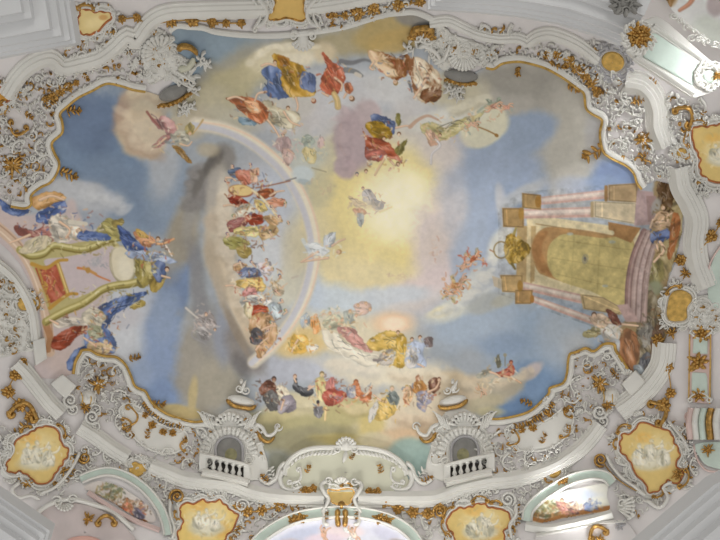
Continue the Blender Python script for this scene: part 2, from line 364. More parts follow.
def paint_figures():
    R, H, L = robe, head, limb
    # upper left of the crown of figures
    R([(258, 104), (268, 100), (280, 108), (296, 112), (300, 122), (290, 130), (276, 126), (262, 118)], (196, 186, 158), amp=.4)
    L([(284, 112), (291, 122), (300, 126)]); L([(266, 118), (274, 128), (280, 138)]); H(288, 109, 2.4)
    R([(226, 98), (244, 97), (257, 100), (267, 107), (268, 117), (260, 125), (247, 117), (235, 106)], (196, 110, 66), amp=.5); R([(244, 101), (256, 102), (262, 112), (252, 114)], (212, 150, 100))
    R([(238, 116), (250, 119), (258, 124), (250, 126), (240, 123)], (104, 138, 162)); L([(228, 99), (236, 97), (244, 100)])
    R([(272, 55), (282, 55), (290, 60), (303, 67), (312, 80), (315, 95), (302, 97), (286, 97), (278, 83), (278, 70)], (188, 142, 48), 60, .55)
    R([(260, 72), (266, 66), (273, 65), (282, 72), (281, 85), (290, 98), (272, 98), (263, 90), (268, 82)], (84, 110, 168), 60, .5)
    R([(303, 72), (310, 73), (315, 78), (314, 92), (306, 90), (300, 86)], (88, 108, 160)); H(313, 100, 3, (150, 85, 55), ang=60); H(275, 63, 2.4); L([(266, 92), (258, 94), (255, 101)]); L([(296, 98), (298, 106), (297, 111)])
    R([(278, 55), (288, 58), (290, 66), (280, 66)], (170, 112, 40)); L([(262, 66), (268, 64), (276, 66)])
    R([(323, 53), (332, 62), (343, 67), (345, 78), (340, 92), (330, 95), (321, 88), (323, 77), (327, 66)], (190, 96, 66), 65, .5)
    L([(334, 94), (337, 100), (338, 107)], 6, (196, 170, 116), 6); L([(335, 78), (342, 84), (341, 91)], 2.6); L([(328, 96), (322, 93)], 2.4)
    stroke([(341, 62), (352, 63), (364, 60), (372, 62)], 6, (112, 112, 116), 2, .9, 1.2); stroke([(346, 70), (356, 72), (362, 76)], 6, (120, 122, 124), 3, .9); stroke([(356, 74), (360, 76)], 4, (196, 188, 176))
    R([(344, 84), (350, 83), (353, 89), (349, 94), (345, 92)], (192, 112, 76)); H(351, 98, 3.2, ang=40); L([(346, 94), (344, 98)])
    # top right group
    R([(368, 52), (378, 51), (388, 54), (397, 58), (408, 55), (410, 67), (403, 78), (393, 80), (380, 72), (372, 64)], (198, 164, 122), 35, .75, 5, dark=(132, 76, 40))
    R([(398, 58), (408, 55), (410, 67), (402, 77), (396, 72)], (140, 88, 48), 70); H(395, 82, 3, (150, 120, 70), ang=60); L([(374, 62), (370, 68), (373, 70)])
    R([(410, 60), (420, 58), (432, 66), (440, 75), (441, 88), (428, 102), (418, 98), (411, 80)], (202, 184, 156), 60, .75, 5, dark=(140, 92, 58))
    R([(424, 90), (434, 87), (442, 92), (438, 101), (428, 102), (421, 98)], (116, 74, 44)); L([(428, 76), (422, 86), (414, 98)], 3); H(430, 72, 2.6); stroke([(409, 82), (412, 92)], 3, (110, 112, 122), 1.5)
    # angel before the mauve cloud
    R([(370, 117), (376, 114), (385, 117), (395, 123), (394, 135), (386, 130), (376, 126)], (78, 98, 152)); R([(365, 125), (377, 121), (390, 128), (392, 137), (380, 141), (370, 134)], (184, 142, 38), 30, .6)
    R([(362, 128), (368, 137), (383, 140), (393, 147), (402, 163), (393, 159), (383, 155), (376, 158), (366, 156), (366, 143)], (172, 82, 52), 30, .5); R([(366, 152), (378, 150), (387, 154), (380, 161), (368, 159)], (198, 112, 96))
    R([(396, 117), (399, 114), (401, 122), (398, 128)], (142, 134, 70)); R([(394, 150), (400, 144), (408, 138), (405, 148), (399, 156)], (152, 140, 70)); H(384, 139, 2.2); L([(386, 156), (379, 168), (375, 175)], 2.6, (206, 176, 140)); L([(388, 158), (394, 165)], 2.6); H(398, 165, 2.6); H(366, 172, 2.2); H(357, 175, 2.2, (90, 95, 110)); H(399, 135, 2.4, skin=(215, 195, 170)); L([(396, 128), (406, 126), (412, 127)], 2)
    # figures on the right, upper
    stroke([(410, 127), (418, 120), (428, 116), (438, 120)], 4, (184, 150, 128), 2, .9); R([(421, 126), (432, 122), (444, 128), (452, 126), (460, 120), (474, 116), (486, 110), (476, 122), (462, 130), (450, 138), (436, 142), (424, 134)], (184, 172, 118), -15, .45)
    R([(428, 130), (436, 134), (440, 142), (432, 146), (426, 138)], (206, 164, 138)); L([(436, 140), (440, 146), (432, 154), (431, 164)], 2.6, (196, 190, 190)); L([(426, 134), (430, 140)], 2.6); H(440, 136, 2.2)
    putto(473, 124, .8, 10, (180, 170, 140)); stroke([(478, 127), (488, 131), (496, 135)], 1.1, (150, 112, 60), 1.4); ell(496.5, 135.5, 2.4, 1.8, 30, (150, 112, 60), .4, 1, 0)
    putto(494, 106, .95, 0, (150, 160, 140), (196, 138, 118)); putto(506, 108, .7, 180, None, (206, 140, 116)); stroke([(478, 112), (486, 106), (494, 103)], 2.5, (150, 160, 140), 1.5, .8)
    # pastel figures left of the light
    R([(278, 138), (288, 137), (291, 146), (284, 152), (276, 146)], (192, 164, 162), amp=.25); R([(282, 150), (290, 150), (294, 158), (286, 164)], (190, 160, 150), amp=.3); H(283, 136, 2, skin=(200, 175, 155)); L([(288, 150), (294, 154)], 1.8, (196, 160, 140))
    R([(302, 138), (310, 135), (315, 140), (310, 147), (304, 146)], (162, 172, 160), amp=.3); R([(318, 138), (323, 136), (324, 146), (318, 147)], (200, 174, 168), amp=.2); R([(304, 148), (314, 150), (315, 162), (308, 164), (303, 156)], (206, 190, 136), amp=.3); ell(303, 174, 12, 9, 10, (188, 200, 204), .5, .9, .1); ell(304, 182, 8, 3, 10, (150, 166, 172), .7, .7, .1); stroke([(286, 181), (296, 178)], 1.2, (120, 120, 120)); stroke([(312, 168), (326, 172)], 1.1, (160, 150, 120))
    pass
    # a small winged pair in the light, soft and generic
    R([(362, 192), (370, 190), (376, 198), (372, 204), (364, 202)], (190, 184, 182), amp=.3); R([(348, 196), (358, 200), (366, 205), (356, 206)], (206, 184, 150), amp=.2); R([(372, 200), (381, 202), (382, 208), (374, 208)], (184, 180, 184), amp=.3); R([(354, 210), (362, 209), (366, 213), (358, 216)], (206, 160, 130), amp=.3); H(363, 189, 1.8, (150, 120, 110), (206, 176, 150)); R([(358, 215), (364, 216), (361, 228), (358, 226)], (194, 196, 194), amp=.2)
    ell(368, 205, 16, 6, 8, (206, 190, 160), .8, .5); stroke([(380, 212), (392, 207)], 2.4, (208, 190, 140), 2, .5, 1)
    pass
    # crowded column of figures in the inner left
    P = [((228, 170), (240, 168), (240, 176), (232, 178), (90, 112, 150)), ((236, 172), (250, 170), (254, 180), (246, 186), (238, 180), (186, 106, 82)), ((250, 172), (258, 168), (258, 180), (252, 182), (214, 170, 140)),
         ((228, 198), (236, 196), (250, 204), (246, 208), (232, 204), (158, 56, 36)), ((258, 192), (268, 188), (276, 193), (268, 198), (258, 198), (182, 94, 54)), ((238, 208), (250, 204), (256, 212), (246, 218), (236, 216), (204, 196, 178)),
         ((254, 200), (264, 202), (268, 210), (258, 212), (212, 186, 112)), ((264, 202), (276, 198), (286, 200), (282, 206), (270, 208), (190, 120, 86)), ((228, 222), (238, 218), (248, 220), (244, 228), (230, 232), (146, 84, 78)),
         ((246, 216), (262, 214), (264, 222), (252, 226), (166, 66, 40)), ((262, 216), (276, 216), (284, 222), (272, 226), (204, 162, 112)), ((234, 230), (252, 226), (270, 228), (258, 236), (240, 236), (212, 196, 126)),
         ((258, 228), (276, 226), (278, 234), (264, 240), (192, 160, 110)), ((224, 238), (240, 236), (250, 244), (240, 250), (226, 246), (150, 142, 74)), ((236, 248), (248, 246), (252, 254), (242, 258), (160, 138, 72)),
         ((234, 264), (246, 264), (244, 270), (234, 270), (186, 150, 108)), ((238, 272), (250, 267), (262, 272), (258, 278), (242, 278), (104, 120, 166)), ((258, 264), (270, 262), (274, 272), (264, 276), (206, 196, 200)),
         ((234, 282), (248, 278), (262, 278), (266, 290), (256, 292), (240, 288), (216, 182, 100)), ((242, 290), (252, 286), (258, 294), (250, 298), (242, 296), (196, 130, 124)), ((240, 300), (256, 294), (272, 298), (268, 306), (250, 310), (208, 204, 196)),
         ((250, 308), (264, 305), (270, 310), (262, 314), (252, 316), (176, 66, 36)), ((268, 304), (278, 303), (284, 314), (276, 320), (270, 314), (184, 198, 204)), ((250, 318), (264, 312), (276, 320), (276, 338), (268, 350), (258, 358), (256, 342), (250, 332), (182, 140, 96)),
         ((246, 304), (252, 306), (250, 318), (244, 314), (206, 190, 150)), ((270, 280), (280, 284), (284, 294), (276, 296), (206, 188, 160))]
    for i, p in enumerate(P):
        R(list(p[:-1]), p[-1], seed=i, amp=.5, freq=3.2)
    ell(241, 191, 13, 6.5, 6, (150, 70, 40), .2, .9, 0); ell(241, 190.4, 12, 5.6, 6, (218, 190, 128), .25, 1, .05); stroke([(252, 190), (264, 200), (280, 220)], 2.2, (222, 206, 170)); stroke([(256, 188), (272, 185), (290, 181)], 1.2, (150, 100, 76))
    R([(252, 330), (259, 328), (262, 338), (258, 344), (252, 342)], (96, 92, 96))
    rs = np.random.RandomState(3)
    for x, y in ((250, 164), (232, 166), (226, 180), (262, 186), (285, 202), (272, 206), (250, 216), (234, 216), (280, 217), (288, 222), (270, 232), (228, 234), (262, 246), (266, 260), (272, 268), (280, 276), (252, 262), (240, 262), (276, 290), (282, 300), (262, 300), (246, 298), (286, 310), (272, 322), (268, 329)):
        H(x, y, 1.9, tuple(rs.randint(70, 150, 3)), ang=rs.uniform(0, 360)); L([(x + 1, y + 2), (x + rs.uniform(-5, 5), y + rs.uniform(2, 6))], 1.7)
    for x, y, x2, y2 in ((226, 178, 236, 181), (224, 206, 238, 207), (226, 286, 240, 288), (234, 266, 244, 264), (270, 196, 284, 191), (262, 330, 276, 326), (256, 350, 268, 338)):
        L([(x, y), ((x + x2) / 2, (y + y2) / 2 - 1.5), (x2, y2)], 2)
    # flying trumpeter, upper left
    R([(147, 112), (154, 119), (164, 117), (174, 122), (176, 132), (169, 139), (165, 130), (156, 127)], (182, 132, 128), 40, .45); stroke([(147, 112), (153, 120), (160, 127)], 2.6, (140, 84, 74), 1.5, .8); R([(164, 136), (170, 138), (158, 148), (152, 147)], (190, 136, 130)); L([(166, 138), (158, 145), (153, 147)], 2.2)
    R([(172, 134), (184, 132), (190, 140), (184, 146), (174, 144)], (202, 196, 176), amp=.4); R([(185, 130), (190, 122), (194, 128), (192, 135)], (176, 158, 102)); R([(172, 146), (180, 148), (192, 163), (184, 159)], (166, 126, 68)); H(190, 134, 2.4, (180, 150, 90)); stroke([(193, 134), (199, 126), (203, 120)], 1., (190, 160, 110), 2); L([(180, 144), (188, 146), (192, 142)], 1.8); stroke([(166, 142), (172, 143), (178, 141)], 3, (120, 130, 130), 2, .7)
    # flying angel in white across the arc
    R([(322, 242), (324, 236), (331, 233), (336, 232), (334, 242), (330, 247), (324, 247)], (194, 200, 208), amp=.25); R([(306, 245), (314, 242), (322, 245), (330, 251), (322, 256), (310, 254)], (204, 208, 210), amp=.35); stroke([(303, 240), (306, 246), (310, 252)], 4, (190, 200, 210), 3, .7); L([(328, 258), (314, 260), (302, 262)], 2.4); L([(318, 252), (308, 258), (301, 262)], 2.2); L([(332, 246), (338, 242), (345, 239)], 2); H(338, 252, 3, (170, 130, 85), ang=0); stroke([(292, 278), (298, 276)], 2, (186, 176, 160))
    # pair below the dark cloud, left
    R([(195, 318), (206, 312), (214, 316), (217, 326), (208, 330), (200, 326)], (188, 176, 172), amp=.5); R([(196, 328), (206, 326), (212, 338), (204, 340)], (176, 170, 168), amp=.5); stroke([(186, 308), (194, 315), (198, 318)], 2.2, (196, 190, 182), 1.5); H(206, 315, 2.2, (150, 105, 85)); H(215, 330, 1.8); stroke([(196, 326), (192, 336), (206, 344)], 2.2, (150, 146, 150), 1, .8)
    # lower centre
    ell(392, 323, 24, 13, 0, (226, 194, 158), .8, .9, .15); ell(394, 324, 13, 8, 0, (240, 216, 190), .8, .9, .1)
    R([(310, 318), (318, 316), (321, 330), (314, 334)], (216, 150, 84), amp=.4); R([(322, 320), (336, 314), (344, 322), (334, 330), (324, 328)], (190, 186, 158), amp=.4); R([(344, 312), (352, 310), (354, 322), (346, 324)], (176, 180, 172), amp=.35); R([(354, 304), (364, 302), (372, 308), (364, 316), (356, 314)], (206, 176, 162), amp=.4); R([(300, 318), (308, 314), (310, 324), (302, 328)], (170, 180, 190), amp=.3)
    for x, y in ((316, 316), (330, 314), (350, 312), (358, 306), (366, 304), (370, 310), (356, 316), (342, 320), (306, 322)): H(x, y, 2, (190, 150, 110), (212, 176, 146))
    R([(322, 330), (334, 332), (348, 345), (374, 356), (392, 360), (366, 366), (344, 356), (326, 344)], (220, 211, 192), 30, .2, 7)
    R([(338, 328), (352, 328), (364, 340), (372, 352), (360, 350), (346, 340)], (200, 144, 134), 40, .4); R([(366, 342), (382, 332), (396, 331), (405, 336), (406, 350), (402, 356), (392, 350), (374, 350)], (208, 172, 84), 10, .5); R([(396, 338), (406, 338), (405, 366), (392, 366), (396, 352)], (202, 162, 64), 80, .45); R([(382, 352), (394, 350), (392, 364), (378, 364)], (180, 170, 160)); L([(374, 360), (380, 360), (388, 356)], 2.4, (130, 120, 118)); H(384, 354, 2.2); H(398, 333, 2.2)
    R([(408, 344), (416, 341), (426, 344), (422, 352), (426, 366), (410, 368), (407, 354)], (160, 174, 204), 80, .45); R([(406, 350), (416, 349), (416, 367), (406, 366)], (206, 200, 196)); R([(424, 340), (431, 338), (432, 346), (427, 347)], (150, 130, 128)); H(412, 340, 2.3); H(420, 338, 2.3); L([(418, 364), (424, 367)], 2)
    R([(292, 336), (302, 334), (310, 342), (306, 352), (294, 354), (289, 346)], (218, 174, 80), 40, .45); R([(306, 346), (316, 344), (318, 350), (310, 353)], (216, 206, 190)); L([(298, 340), (294, 346), (292, 352)], 2)
    # seated row on the lower clouds
    R([(257, 388), (268, 380), (276, 386), (278, 396), (270, 392), (262, 396)], (120, 70, 52), amp=.5); R([(262, 396), (272, 390), (280, 402), (278, 410), (268, 408)], (104, 102, 100)); H(274, 380, 3, (70, 55, 50), (150, 110, 90)); R([(276, 388), (284, 386), (290, 396), (284, 400)], (212, 200, 176)); R([(282, 398), (292, 396), (296, 408), (284, 412), (278, 412)], (148, 138, 148)); L([(284, 400), (281, 410)], 2.2)
    R([(296, 378), (300, 387), (312, 387), (315, 394), (305, 397), (295, 391), (293, 384)], (72, 72, 78), 30, .4); H(295, 377, 2.4, (150, 110, 90)); L([(296, 382), (294, 378)], 2); ell(310, 387, 3, 2.4, 0, (206, 170, 150), .5)
    R([(314, 382), (322, 376), (328, 384), (326, 398), (322, 404), (316, 396)], (200, 184, 128), 75, .35); R([(326, 381), (332, 377), (336, 382), (334, 394), (326, 390)], (196, 124, 116)); R([(322, 394), (334, 388), (348, 395), (340, 402), (334, 406), (326, 406)], (176, 82, 66), 20, .5); H(322, 375, 3, (130, 110, 70), (206, 182, 140)); L([(314, 386), (308, 390)], 2); L([(326, 408), (325, 420)], 3.4, (206, 182, 130), 2.2); R([(314, 408), (323, 407), (322, 417), (315, 416)], (140, 136, 142)); ell(318, 402, 1.8, 2.4, 0, (60, 58, 66), .3)
    R([(352, 386), (358, 384), (363, 394), (371, 392), (368, 403), (358, 399), (350, 398)], (188, 106, 62), 20, .5); R([(347, 388), (354, 387), (355, 397), (348, 398)], (140, 138, 150)); H(356, 383, 3, (140, 80, 50), (190, 120, 80)); L([(364, 396), (369, 392), (372, 386)], 2)
    R([(376, 420), (378, 404), (387, 397), (398, 402), (394, 414), (386, 420)], (206, 172, 92), 60, .45); R([(386, 396), (394, 391), (400, 398), (398, 406), (390, 402)], (126, 138, 134)); H(392, 389, 2.8, (170, 150, 120)); L([(386, 402), (380, 400), (374, 395)], 2.2); R([(370, 410), (376, 402), (378, 408), (370, 422)], (190, 184, 176), amp=.3)
    R([(404, 388), (410, 386), (414, 396), (408, 404), (403, 398)], (208, 170, 130)); H(407, 388, 2.6, (180, 150, 90)); R([(414, 382), (421, 380), (426, 386), (424, 395), (414, 392)], (176, 120, 62)); H(418, 379, 3, (150, 100, 70), (190, 140, 110)); R([(416, 394), (426, 391), (433, 397), (428, 406), (425, 412), (418, 408)], (148, 144, 170), 60, .4); R([(428, 382), (436, 378), (440, 388), (432, 392)], (120, 74, 54)); L([(428, 392), (436, 388), (440, 380)], 2.2); H(439, 380, 2.4, (120, 80, 60)); stroke([(404, 398), (406, 406)], 2.4, (206, 160, 120), 1.8)
    # cherubs on the right
    R([(494, 372), (506, 369), (512, 364), (515, 371), (511, 376), (498, 376)], (178, 88, 66), amp=.45); R([(496, 358), (499, 354), (501, 366), (497, 368)], (126, 122, 100)); R([(476, 376), (484, 370), (492, 368), (490, 374), (482, 378)], (190, 186, 168)); H(511, 363, 2.4, (120, 60, 44), (190, 120, 90)); L([(504, 376), (514, 379), (521, 383)], 2.4, (200, 164, 130)); L([(490, 372), (496, 374), (500, 377)], 2.6); stroke([(505, 366), (505, 356)], .9, (130, 120, 100)); ell(505, 355, 2, 2, 0, (150, 140, 112), .5, .8, 0); putto(482, 391, .6, 60, None, (206, 176, 140))
    putto(474, 258, 1., -20, (186, 176, 150), (192, 104, 66)); putto(464, 266, .7, 140, None); putto(456, 286, 1.1, 20, (206, 182, 130), (206, 140, 84)); putto(450, 294, .9, 200, (200, 186, 140)); putto(462, 280, .8, -40, None); stroke([(490, 250), (494, 252)], 1.4, (170, 130, 100))


    B = bustle
    G = ((206, 168, 135), (222, 210, 188), (180, 150, 110), (150, 160, 150), (200, 180, 140), (214, 196, 160))
    B(287, 80, 30, 22, 26, 1); B(252, 110, 26, 14, 26, 2); B(284, 122, 20, 14, 26, 3, G); B(334, 82, 18, 24, 20, 4); B(395, 68, 26, 16, 34, 5); B(424, 82, 18, 22, 34, 6)
    B(382, 140, 20, 22, 30, 7); B(386, 164, 22, 10, 24, 8); B(444, 130, 26, 14, 46, 9, G); B(490, 112, 24, 9, 30, 10, G); B(286, 148, 14, 16, 30, 11, ((206, 180, 170), (190, 160, 160), (214, 200, 180))); B(312, 150, 16, 16, 30, 12, ((206, 200, 170), (170, 180, 170), (220, 204, 160))); B(322, 186, 16, 10, 24, 13, ((206, 190, 150), (190, 170, 140)), .6)
    B(250, 188, 26, 22, 70, 14); B(254, 226, 26, 22, 80, 15); B(258, 282, 26, 24, 90, 16); B(264, 320, 18, 34, 70, 17); B(368, 204, 22, 14, 40, 18, ((190, 170, 160), (206, 184, 150), (176, 160, 150), (220, 206, 180)), .7)
    B(168, 136, 26, 18, 26, 19, G); B(322, 248, 22, 12, 26, 20, ((196, 200, 206), (206, 170, 140), (220, 216, 206))); B(204, 322, 14, 18, 30, 21, ((180, 176, 176), (200, 180, 168), (150, 146, 146)))
    B(335, 322, 34, 14, 90, 22, G); B(300, 344, 14, 12, 30, 23, ((220, 180, 96), (206, 150, 70), (226, 206, 160))); B(390, 350, 24, 16, 50, 24, ((206, 170, 90), (226, 200, 140), (180, 140, 70), (206, 190, 170))); B(416, 352, 14, 16, 30, 25, ((160, 174, 204), (206, 200, 190), (130, 140, 170)))
    B(272, 394, 18, 18, 46, 26, ((120, 84, 64), (90, 80, 76), (200, 186, 160), (150, 130, 120))); B(330, 394, 26, 18, 50, 27); B(360, 392, 14, 12, 24, 28); B(388, 406, 18, 16, 34, 29, ((206, 172, 92), (140, 146, 140), (206, 190, 160), (150, 120, 70))); B(420, 394, 20, 18, 50, 30)
    B(502, 372, 18, 12, 30, 31, G); B(484, 388, 8, 8, 14, 32, G); B(472, 260, 14, 12, 26, 33, ((206, 140, 96), (190, 90, 60), (214, 180, 140))); B(455, 288, 16, 14, 40, 34, ((206, 150, 96), (214, 186, 130), (190, 120, 80))); B(436, 250, 5, 14, 14, 35, ((206, 180, 160), (190, 150, 130)), .6); B(398, 276, 16, 3, 16, 36, ((206, 180, 150),), .5)


def paint_throne():
    R, H, L = robe, head, limb
    poly([(-6, 212), (30, 214), (60, 206), (74, 200), (86, 226), (110, 250), (108, 300), (84, 330), (84, 372), (40, 382), (-6, 300)], (186, 170, 168), .95, 3, nz=.3)
    ell(66, 360, 22, 16, 0, (186, 168, 162), .8); ell(10, 222, 20, 10, 10, (190, 172, 168), .8, .8); ell(118, 316, 26, 18, 0, (182, 178, 184), .8, .8)
    band = np.array([(-4, 226), (8, 236), (21, 250), (34, 273), (43, 300), (48, 326), (50, 352)], float)
    stroke(band, 11, (198, 170, 146), 10); stroke(band + (3.5, -1), 1.4, (160, 124, 100), 1.2, .8); stroke(band + (-1.5, 1), 1.6, (222, 202, 182), 1.4, .8)
    stroke([(46, 324), (50, 338), (48, 350)], 7, (168, 118, 78), 6, .9)
    poly([(30, 256), (60, 246), (112, 240), (124, 262), (120, 284), (84, 302), (54, 318), (40, 282)], (176, 164, 110))
    poly([(44, 261), (66, 257), (90, 252), (112, 246), (121, 262), (118, 280), (100, 288), (84, 295), (70, 298), (58, 280)], (186, 172, 174))
    poly([(35, 268), (58, 264), (68, 294), (50, 304), (42, 286)], (162, 74, 52), smooth=False); R([(40, 272), (57, 267), (64, 293), (51, 299)], (172, 82, 58), 75, .25, 6)
    stroke([(58, 264), (68, 294)], 4, (178, 142, 74)); stroke([(58, 264), (68, 294)], 1.4, (216, 190, 120)); stroke([(32, 264), (46, 268), (58, 261), (67, 260)], 4, (184, 140, 60), 3); stroke([(50, 308), (60, 300), (70, 294), (77, 294)], 4, (180, 136, 58), 3); ell(45, 286, 3.5, 5, -20, (184, 140, 60), .4, 1, .3); stroke([(38, 268), (44, 286), (50, 305)], 2.4, (176, 136, 66))
    ell(123, 265, 13.5, 20, -12, (150, 140, 110), .12, 1, 0); ell(122, 264, 12.4, 18.6, -12, (206, 196, 170), .2, 1, .03); ell(125, 268, 8, 13, -12, (216, 208, 186), .8, .8, 0); stroke([(112, 250), (111, 262), (114, 276)], 1.6, (170, 158, 130), 1.2, .7)
    ell(96, 262, 8, 6, -30, (160, 160, 166), .7, .8, .4); stroke([(78, 268), (88, 270), (98, 276), (110, 281)], 2.4, (196, 122, 72), 1.4); stroke([(84, 268), (96, 274)], 3.6, (190, 140, 78), 2.4); ell(88, 270, 3, 4, 0, (176, 132, 66), .5)
    up = [(20, 250), (30, 256), (44, 254), (54, 246), (68, 248), (82, 250), (96, 246), (108, 240), (126, 236)]
    stroke(up, 7.5, (160, 148, 84), 8); stroke(np.array(up) + (0, -1.5), 2.6, (206, 196, 140), 2.6, .9); stroke(np.array(up) + (0, 2.8), 1.5, (116, 100, 50), 1.5, .8)
    lo = [(46, 322), (56, 316), (68, 310), (82, 304), (94, 296), (102, 290), (114, 286), (130, 284), (146, 280), (156, 282)]
    stroke(lo, 8, (162, 148, 82), 8); stroke(np.array(lo) + (0, -1.4), 2.6, (204, 192, 134), 2.6, .9); stroke(np.array(lo) + (0, 3), 1.5, (112, 98, 50), 1.5, .8)
    R([(136, 254), (150, 256), (154, 268), (150, 284), (138, 286)], (164, 148, 78), 80, .5); R([(98, 226), (110, 219), (120, 226), (126, 236), (112, 240), (96, 238)], (176, 164, 96), 30, .5); R([(112, 222), (122, 219), (124, 224), (116, 228)], (170, 150, 80)); R([(128, 302), (140, 299), (146, 303), (138, 309), (130, 309)], (166, 144, 72)); R([(150, 278), (164, 272), (162, 286), (152, 292)], (166, 140, 66))
    # drapery and figures, upper side
    R([(0, 199), (10, 204), (22, 207), (33, 211), (22, 216), (4, 212)], (66, 92, 156)); R([(36, 214), (48, 206), (62, 199), (68, 206), (62, 216), (52, 224), (38, 223)], (66, 92, 160), -20); R([(30, 200), (42, 194), (56, 192), (66, 198), (54, 204), (38, 211)], (190, 140, 80)); L([(40, 200), (52, 196), (64, 200)], 3)
    R([(15, 226), (33, 231), (48, 226), (56, 236), (50, 244), (38, 238), (20, 236)], (150, 88, 78), 10, .5); R([(20, 252), (30, 240), (44, 236), (52, 240), (44, 248), (30, 254)], (206, 192, 160), -35, .35); L([(30, 235), (18, 240), (10, 243)], 3); R([(50, 218), (62, 214), (74, 222), (82, 232), (72, 240), (58, 243), (50, 232)], (216, 206, 190), 40, .45); H(78, 231, 3.4, (150, 120, 80), ang=0); L([(60, 222), (70, 230), (66, 238)], 3); stroke([(70, 222), (86, 224)], 5, (200, 192, 176), 4)
    R([(78, 232), (92, 231), (108, 235), (110, 240), (96, 242), (80, 239)], (72, 98, 164), 5, .45); R([(118, 226), (126, 230), (134, 238), (147, 247), (144, 256), (130, 253), (122, 242)], (66, 92, 164), 45, .5); R([(126, 252), (148, 251), (174, 259), (176, 264), (152, 262), (132, 258)], (146, 162, 196), 8, .4); R([(152, 263), (164, 262), (166, 270), (160, 282), (153, 276)], (80, 100, 152))
    R([(134, 232), (146, 233), (156, 241), (148, 248), (138, 242)], (198, 134, 92)); R([(136, 229), (144, 231), (150, 238), (140, 238)], (190, 150, 70)); L([(150, 242), (162, 244), (174, 239)], 3, (208, 160, 116)); H(158, 240, 2.8); L([(166, 246), (172, 256)], 2.6, (210, 200, 190)); H(167, 270, 2.8, (90, 60, 50)); L([(162, 276), (170, 278)], 2.4)
    # drapery and figures, lower side
    R([(97, 309), (112, 301), (128, 295), (147, 292), (140, 300), (128, 308), (116, 314), (108, 326), (102, 334), (95, 326)], (70, 98, 166), -40, .5); R([(86, 332), (98, 326), (108, 330), (116, 342), (114, 354), (104, 352), (92, 352), (84, 344)], (84, 110, 172), 60, .5); R([(66, 364), (72, 352), (84, 346), (92, 350), (80, 358), (74, 369), (68, 370)], (66, 94, 160), -50)
    R([(52, 348), (55, 337), (73, 326), (88, 322), (90, 328), (76, 338), (64, 349)], (152, 66, 42), -35, .5); R([(54, 322), (66, 318), (86, 318), (90, 326), (76, 326), (58, 328)], (204, 192, 176), 5, .4); R([(82, 314), (92, 306), (102, 312), (106, 318), (96, 328), (86, 324)], (200, 190, 168), amp=.5); H(101, 315, 3, (160, 130, 80)); L([(58, 324), (50, 320)], 3)
    R([(88, 344), (100, 342), (112, 344), (110, 352), (98, 356), (88, 352)], (202, 176, 130), amp=.45); H(106, 343, 2.8, (170, 140, 90)); L([(96, 346), (90, 342), (84, 338)], 3); L([(104, 348), (112, 350)], 2.4); R([(88, 326), (100, 328), (104, 336), (94, 340), (88, 334)], (150, 150, 120), amp=.4)


    B = bustle
    V = ((206, 196, 140), (120, 104, 54), (176, 160, 96), (214, 206, 170), (150, 130, 70))
    B(62, 224, 46, 18, 70, 41, ((206, 192, 170), (150, 96, 84), (80, 100, 150), (206, 168, 130), (226, 214, 196))); B(80, 248, 50, 8, 46, 42, V); B(104, 294, 50, 10, 46, 43, V); B(150, 250, 22, 16, 50, 44); B(96, 322, 34, 18, 60, 45); B(100, 348, 18, 10, 30, 46); B(48, 284, 8, 18, 24, 47, ((190, 150, 70), (150, 70, 50), (206, 170, 100))); B(94, 260, 14, 10, 30, 48, ((150, 150, 156), (170, 160, 166), (190, 180, 180))); B(146, 270, 12, 16, 30, 49, V)


